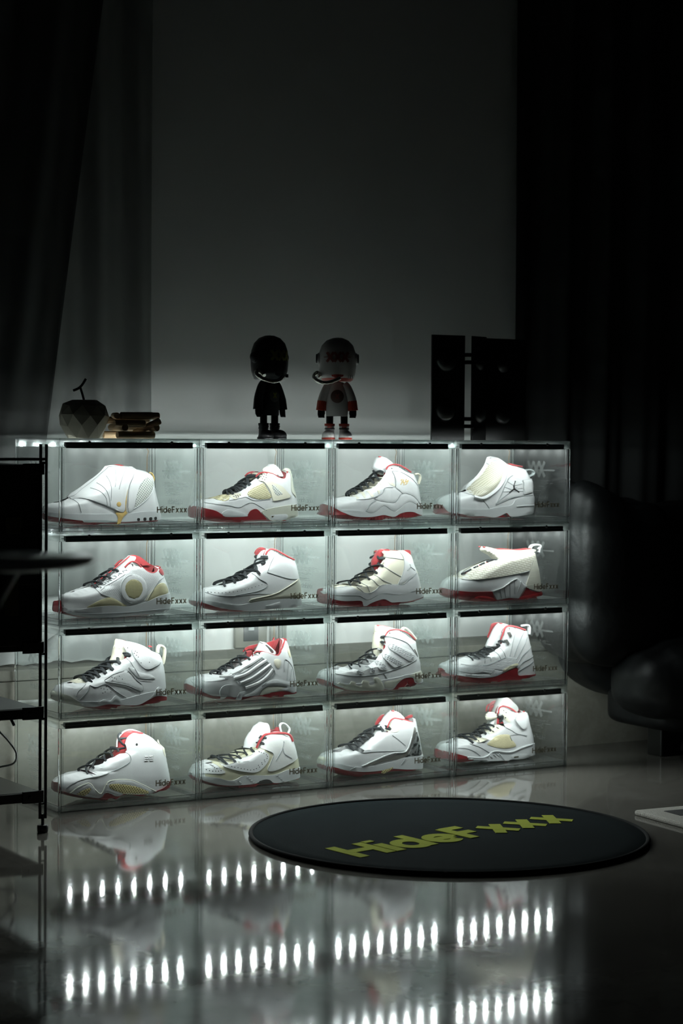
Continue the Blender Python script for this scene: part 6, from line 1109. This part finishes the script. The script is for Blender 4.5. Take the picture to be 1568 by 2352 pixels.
# toy spacemen -------------------------------------------------------------------
def ell(name, c, rx, ry, rz, mat, parent, z0=-1.0, z1=1.0, n=28, m=16):
    prof = []
    a0, a1 = math.asin(max(-1, z0)), math.asin(min(1, z1))
    for i in range(m + 1):
        a = a0 + (a1 - a0) * i / m
        prof.append((max(math.cos(a), 0.0) if abs(abs(a) - math.pi / 2) > 1e-6 else 0.0, math.sin(a)))
    bm = bmesh.new(); add_lathe(bm, prof, n)
    for v in bm.verts: v.co = Vector((c[0] + v.co.x * rx, c[1] + v.co.y * ry, c[2] + v.co.z * rz))
    return link(name, mesh_of(bm, name), mat, parent, True)

def spaceman(x, y, rotz, label, m):
    """m: materials for helmet, suit, trim, boots, dark, accent"""
    t = empty('spaceman_figure', (x, y, TOP), label, 'toy figure', rotz=rotz)
    for s in (-1, 1):
        bx = s * .018
        bm = bmesh.new()
        prof = [(.013, .0), (.0135, .006), (.012, .012), (.0115, .026), (.012, .0275), (.0122, .037), (.010, .038), (.0, .038)]
        add_lathe(bm, [(0, 0)] + prof, 18, cx=bx)
        bo = link('boot', mesh_of(bm, 'boot'), m['boot'], t, True)
        ell('boot_toe', (bx + s * .003, -.014, .009), .0165, .021, .0145, m['boot'], bo, z0=-.62)
        bm = bmesh.new(); add_lathe(bm, [(0, 0), (.0165, 0), (.0172, .003), (.0165, .0052), (0, .0052)], 20, cx=bx + s * .003, cy=-.011, sy=1.45)
        link('boot_sole', mesh_of(bm, 'boot_sole'), m['trim'], bo, True)
        lathe_obj('boot_cuff', [(0, .0335), (.0128, .0335), (.0132, .0365), (.0128, .0395), (0, .0395)], m['trim'], bo, 18, cx=bx)
        lathe_obj('boot_strap', [(0, .0255), (.0128, .0255), (.0128, .0285), (0, .0285)], m['dark'], bo, 18, cx=bx)
        link('boot_tab', box_mesh('boot_tab', bx - .006, bx + .006, -.0135, -.0115, .0295, .0325), m['trim'], bo)
        lathe_obj('leg', [(0, .037), (.009, .037), (.009, .062), (0, .062)], m['dark'], t, 16, cx=bx)
    lathe_obj('skirt', [(0, .058), (.027, .058), (.0275, .066), (.0275, .0715), (0, .0715)], m['suit'], t, 28, sy=.72)
    lathe_obj('belt', [(0, .0715), (.0282, .0715), (.0282, .0745), (0, .0745)], m['suit'], t, 28, sy=.72)
    lathe_obj('torso', [(0, .0745), (.0285, .0745), (.029, .080), (.027, .105), (.022, .128), (.016, .142), (0, .146)], m['suit'], t, 28, sy=.72)
    bm = bmesh.new(); add_lathe(bm, [(0, 0), (.0155, 0), (.0165, .001), (.0155, .002), (0, .0022)], 24)
    for v in bm.verts: v.co = Vector((v.co.x, -.0185 - v.co.z - (.107 - (.107 + v.co.y)) * .05, .107 + v.co.y))
    em = link('emblem', mesh_of(bm, 'emblem'), m['emblem'], t, True)
    me, w = lettering('x', .2, .0, lambda a, b, q: Vector(((a - .25) * .018, -.0208 - q, .107 + (b - .35) * .018)), .0006)
    link('emblem_letter', me, m['accent'], em)
    for s in (-1, 1):
        bm = bmesh.new()
        add_tube(bm, smooth_line([(s * .017, 0, .138), (s * .026, -.001, .126), (s * .034, -.002, .106), (s * .0375, -.003, .094)], .005), [.0095, .0105, .011, .0112, .0112, .0114, .0115, .0116, .0117, .0118][:len(smooth_line([(s * .017, 0, .138), (s * .026, -.001, .126), (s * .034, -.002, .106), (s * .0375, -.003, .094)], .005))], 14)
        arm = link('arm', mesh_of(bm, 'arm'), m['suit'], t, True)
        bm = bmesh.new()
        add_tube(bm, [(s * .0372, -.003, .096), (s * .0395, -.004, .072)], [.0118, .0128], 14)
        link('cuff', mesh_of(bm, 'cuff'), m['trim'], arm)
        bm = bmesh.new()
        for k in range(4):
            dx = (k - 1.5) * .0042
            add_tube(bm, [(s * .0395 + dx, -.004, .073), (s * .0398 + dx, -.005, .062 - .001 * (k % 2)), (s * .0385 + dx * .9, -.0085, .0545)], [.0026, .0024, .0019], 7)
        add_tube(bm, [(s * .033, -.008, .073), (s * .032, -.011, .0645), (s * .0335, -.0125, .059)], [.0026, .0024, .0019], 7)
        link('hand', mesh_of(bm, 'hand'), m['dark'], arm, True)
    # helmet
    hp = [(0, .147), (.030, .147), (.0415, .153), (.0455, .166), (.047, .182), (.0475, .198), (.0455, .216), (.039, .234), (.027, .2465), (.012, .2525), (0, .2535)]
    he = lathe_obj('helmet', hp, m['helmet'], t, 36, sy=.94)
    lathe_obj('chin_guard', [(0, .1445), (.0335, .1445), (.0385, .1475), (.0425, .160), (.0445, .172), (.0425, .174), (0, .174)], m['trim'], he, 36, sy=.97)
    for s in (-1, 1):
        for (nm, r, x0, x1, mt) in (('ear_pod', .0155, .042, .0495, m['helmet']), ('ear_disc', .0125, .0495, .0535, m['dark'])):
            bm = bmesh.new(); add_lathe(bm, [(0, 0), (r, 0), (r, .7), (r * .9, 1), (0, 1)], 22)
            for v in bm.verts: v.co = Vector((s * (x0 + (x1 - x0) * v.co.z), v.co.x, .200 + v.co.y))
            link(nm, mesh_of(bm, nm), mt, he, True)
    bm = bmesh.new()
    for i, st in enumerate(text_strokes('xxx', .19, -.13)[0]):
        add_stroke(bm, smooth_line(st, .09), .19, lambda a, b, q: Vector(((a - .81) * .033, -q, b * .034)), .0008 + .00008 * (i % 5))
    add_stroke(bm, [(-.22 + .092 * k, .35) for k in range(23)], .045, lambda a, b, q: Vector(((a - .81) * .033, -q, b * .034)), .0006)
    me = mesh_of(bm, 'helmet_print')
    for v in me.vertices:
        xx, zz, qq = v.co.x, .192 + v.co.z, v.co.y
        rr = interp(zz, [q[1] for q in hp], [q[0] for q in hp])
        v.co = Vector((xx, -math.sqrt(max(1e-6, rr * rr - xx * xx)) * .94 - .0002 + qq, zz))
    link('helmet_print', me, m['accent'], he)
    for k in range(3):
        link('vent', box_mesh('vent', .026 + k * .005, .0282 + k * .005, -.0375 + k * .005, -.030 + k * .005, .151, .159, bev=.0005), m['suit'], he)
    hose = tube_obj('hose', [(.006, -.043, .152), (-.014, -.050, .143), (-.034, -.048, .140), (-.051, -.035, .146), (-.058, -.021, .156), (-.051, -.012, .166), (-.043, -.019, .162), (-.043, -.030, .154)], .0050, m['chrome'], t, n=12, step=.004)
    return t
mk = lambda **k: k
M['toy_black'] = simple('toy_black', (.010, .010, .011), .45); M['toy_black2'] = simple('toy_black_satin', (.006, .006, .007), .3)
M['toy_white'] = simple('toy_white', (.55, .53, .52), .45); M['toy_red'] = simple('toy_red', (.36, .035, .018), .45)
M['toy_red_print'] = simple('toy_red_print', (.22, .06, .045), .6); M['toy_dim'] = simple('toy_dim_print', (.035, .035, .035), .5)
M['toy_lime'] = simple('toy_lime', (.16, .17, .02), .6); M['toy_brown'] = simple('toy_emblem', (.10, .055, .045), .6)
M['chrome'] = simple('toy_chrome', (.75, .72, .66), .12, metal=1.0)
spaceman(.612, .128, math.radians(12), 'all-black toy spaceman with a chrome breathing hose', mk(helmet=M['toy_black'], suit=M['toy_black'], trim=M['toy_black2'], boot=M['toy_black'], dark=M['toy_black2'], accent=M['toy_lime'], emblem=M['toy_dim'], chrome=M['chrome']))
spaceman(.806, .128, math.radians(-30), 'white and red toy spaceman with XXX on its helmet', mk(helmet=M['toy_white'], suit=M['toy_white'], trim=M['toy_red'], boot=M['toy_white'], dark=M['toy_black2'], accent=M['toy_red_print'], emblem=M['toy_brown'], chrome=M['chrome']))

# folding black panels with domes ------------------------------------------------
M['panel'] = simple('panel_black', (.004, .004, .004), .28)
fp = empty('folding_panel', (1.25, .13, TOP), 'black folding panel stand with round domes on its leaves', 'panel')
def leaf(x0, y0, x1, y1, hh, domes):
    a = math.atan2(y1 - y0, x1 - x0); ln = math.hypot(x1 - x0, y1 - y0)
    bm = bmesh.new(); add_box(bm, 0, ln, 0, .006, 0, hh, bev=.0008)
    me = mesh_of(bm, 'leaf')
    o = link('leaf', me, M['panel'], fp); o.location = (x0 - 1.25, y0 - .13, .0); o.rotation_euler = (0, 0, a)
    for u, z, r in domes:
        bm = bmesh.new()
        add_lathe(bm, [(r * math.cos(k * math.pi / 16), r * .62 * math.sin(k * math.pi / 16)) for k in range(8)] + [(0, r * .62)], 26)
        for v in bm.verts: v.co = Vector((u * ln + v.co.x, -v.co.z, z + v.co.y))
        link('dome', mesh_of(bm, 'dome'), M['panel'], o, True)
leaf(1.093, .133, 1.192, .128, .270, ((.42, .205, .030), (.42, .078, .030)))
leaf(1.206, .112, 1.268, .140, .269, ((.55, .205, .026), (.55, .072, .026)))
leaf(1.269, .141, 1.404, .150, .266, ((.42, .205, .030), (.42, .072, .030)))
for z in (.215, .196, .050, .031):
    link('hinge', box_mesh('hinge', 1.188 - 1.25, 1.212 - 1.25, .112 - .13, .136 - .13, z, z + .010, bev=.001), M['panel'], fp)

# ------------------------------------------------------------------ black rack at the curtain end
M['rack'] = simple('rack_black', (.010, .010, .009), .4); M['rack_shelf'] = simple('rack_shelf_black', (.02, .021, .02), .3)
rk = empty('metal_rack', (-.36, -.05, 0), 'black metal rack with twin-tube legs beside the display boxes', 'shelf')
def rp(name, x0, x1, y0, y1, z0, z1, mat, bev=.0008, parent=None):
    return link(name, box_mesh(name, x0 + .36, x1 + .36, y0 + .05, y1 + .05, z0, z1, bev=bev), mat, parent or rk)
for (px, py, sx) in ((-.1265, -.200, 1), (-.1265, .10, 1), (-.60, -.200, -1), (-.60, .10, -1)):
    leg = empty('leg', (0, 0, 0)); leg.parent = rk
    for dx in (-.0065, .0065):
        bm = bmesh.new(); add_tube(bm, [(px + dx + .36, py + .05, .030), (px + dx + .36, py + .05, .835)], .0033, 12)
        link('tube', mesh_of(bm, 'tube'), M['rack'], leg, True)
    for z in (.062, .245, .385, .795):
        bm = bmesh.new(); add_tube(bm, [(px - .0065 + .36, py + .05, z), (px + .0065 + .36, py + .05, z)], .0026, 10)
        link('spacer', mesh_of(bm, 'spacer'), M['rack'], leg, True)
    bm = bmesh.new(); add_lathe(bm, [(0, 0), (.0105, 0), (.0120, .003), (.0120, .014), (.0108, .016), (.0035, .0165), (.0035, .040), (0, .040)], 20, cx=px + .36, cy=py + .05)
    link('foot', mesh_of(bm, 'foot'), M['rack'], leg, True)
for z0, z1 in ((.068, .089), (.248, .270)):
    sh = rp('shelf', -.602, -.134, -.198, .098, z1 - .006, z1, M['rack_shelf'])
    rp('front_rail', -.600, -.134, -.205, -.197, z0, z1 - .001, M['rack'], parent=sh); rp('side_rail', -.138, -.130, -.195, .098, z0, z1 - .001, M['rack'], parent=sh)
for z0, z1 in ((.066, .092), (.246, .273), (.388, .412), (.770, .794)):
    br = rp('bracket', -.176, -.128, -.209, -.203, z0, z1, M['rack'])
    bm = bmesh.new(); add_lathe(bm, [(0, 0), (.0042, 0), (.0036, .0022), (0, .0028)], 14)
    for v in bm.verts: v.co = Vector((-.160 + .36 + v.co.x, -.2095 + .05 - v.co.z, (z0 + z1) / 2 + v.co.y))
    link('bolt', mesh_of(bm, 'bolt'), M['rack'], br, True)
rp('top_rail', -.600, -.122, -.203, -.197, .800, .806, M['rack'])
cb = rp('cabinet', -.600, -.1345, -.198, .098, .392, .791, M['rack'], bev=.002)
M['olive'] = simple('olive_tag', (.035, .032, .012), .6)
for z in (.53, .66): rp('drawer_front', -.595, -.142, -.2025, -.198, z - .125, z - .006, M['rack_shelf'], parent=cb)
rp('tag', -.215, -.180, -.2045, -.2025, .645, .68, M['olive'], parent=cb); rp('tag', -.218, -.185, -.2045, -.2025, .47, .56, M['olive'], parent=cb)
bo = empty('paper_box', (-.30, -.03, .7925), 'pale paper carton lying on top of the black rack', 'box')
link('carton', box_mesh('carton', -.10, .085, -.13, .10, 0, .040, bev=.003), M['S'], bo)
link('lid', box_mesh('lid', -.102, .087, -.132, .102, .034, .044, bev=.002), M['S'], bo)
M['cable'] = simple('white_cable', (.55, .56, .55), .45)
cbl = empty('charging_cable', (-.19, -.05, .089), 'white charging cable looping down between the rack shelves', 'cable')
tube_obj('cord', [(.038, -.01, .158), (.012, -.03, .150), (.006, -.04, .125), (.026, -.05, .098), (.040, -.06, .072), (.030, -.07, .052), (.0, -.06, .044), (-.022, -.05, .034), (-.026, -.04, .018), (-.015, -.04, .003)], .0021, M['cable'], cbl, step=.005)
tube_obj('cord', [(.045, .0, .158), (.046, -.004, .150), (.050, -.010, .138)], .0021, M['cable'], cbl, step=.005)
tube_obj('plug', [(.049, -.009, .141), (.054, -.016, .126)], .0035, M['bar'], cbl)
tube_obj('cord', [(-.075, -.05, .160), (-.052, -.06, .120), (-.046, -.06, .090), (-.055, -.06, .050), (-.072, -.05, .003)], .0042, M['cable'], cbl, step=.005)

# near side table out of focus ---------------------------------------------------
M['table_white'] = simple('table_white', (.80, .81, .81), .22, metal=.5, coat=.5)
tb = empty('side_table', (-1.0070, -2.0332, 0), 'round pale tabletop on a black pedestal, standing apart in front of the rack', 'table')
lathe_obj('table_top', [(0, 0.7016), (.117, 0.7016), (.131, 0.7056), (.134, 0.7096), (.1335, 0.7126), (.132, 0.7136), (0, 0.7136)], M['table_white'], tb, 48)
lathe_obj('pedestal', [(0, .012), (.018, .012), (.016, .05), (.014, .64), (.05, 0.7016), (0, 0.7016)], M['rack'], tb, 24)
lathe_obj('base', [(0, 0), (.10, 0), (.10, .008), (.03, .014), (0, .014)], M['rack'], tb, 40)

# ------------------------------------------------------------------ black leather sofa
M['leather'] = simple('black_leather', (.006, .007, .0075), .5, bump=(30, .25, .01))
sf = empty('leather_sofa', (2.2, .05, 0), 'black leather sofa with gathered seat bolster beside the display boxes', 'sofa')
def cushion(name, x0, x1, y0, y1, z0, z1, puff, ax, seed, fold=.0, nf=9, slope=0.0):
    """A stuffed block: super-ellipsoid, with gathered folds running across axis ax."""
    n, mm = 96, 40
    bm = bmesh.new(); rings = []
    cx, cy, cz = (x0 + x1) / 2, (y0 + y1) / 2, (z0 + z1) / 2; rx, ry, rz = (x1 - x0) / 2, (y1 - y0) / 2, (z1 - z0) / 2
    rnd = random.Random(seed); ph = [rnd.uniform(0, 6.28) for _ in range(4)]
    sp = lambda c, e: math.copysign(abs(c) ** e, c)
    for j in range(mm + 1):
        a = -math.pi / 2 + math.pi * j / mm
        row = []
        for i in range(n):
            b = 2 * math.pi * i / n
            X = sp(math.sin(a), puff); k = sp(math.cos(a), puff); Y = k * sp(math.cos(b), puff); Z = k * sp(math.sin(b), puff)
            f = fold * (math.sin(X * nf * 3.1 + ph[0] + 1.4 * math.sin(b * 2 + ph[1])) + .5 * math.sin(X * nf * 6.7 + ph[2] + b))
            Y *= 1 + f; Z *= 1 + f
            if ax == 0: p = (cx + rx * X, cy + ry * Y, cz + rz * Z + slope * max(0, -X) * (Z > 0))
            else: p = (cx + rx * Y, cy + ry * X, cz + rz * Z + slope * max(0, -Y) * (Z > 0))
            row.append(bm.verts.new((p[0] - 2.2, p[1] - .05, p[2])))
        rings.append(row)
    for a, b in zip(rings, rings[1:]):
        for i in range(n): bm.faces.new((a[i], a[(i + 1) % n], b[(i + 1) % n], b[i]))
    bmesh.ops.remove_doubles(bm, verts=bm.verts, dist=1e-5)
    return link(name, mesh_of(bm, name), M['leather'], sf, True)
cushion('back_cushion', 1.60, 3.30, .12, .34, .12, .68, .42, 0, 1, .012, 5)
cushion('arm_cushion', 1.51, 1.86, .00, .33, .24, .69, .58, 1, 2, .022, 3, slope=.095)
cushion('seat_bolster', 1.635, 3.30, -.20, .22, .045, .355, .70, 0, 3, .042, 17)
cushion('seat_base', 1.70, 3.28, -.12, .24, .06, .20, .35, 0, 4, .0, 5)
for x, y in ((1.79, .03), (3.15, .03), (1.98, .22), (3.15, .22)):
    link('leg', box_mesh('leg', x - .035 - 2.2, x + .035 - 2.2, y - .03 - .05, y + .03 - .05, 0, .09, bev=.004), M['rack'], sf)
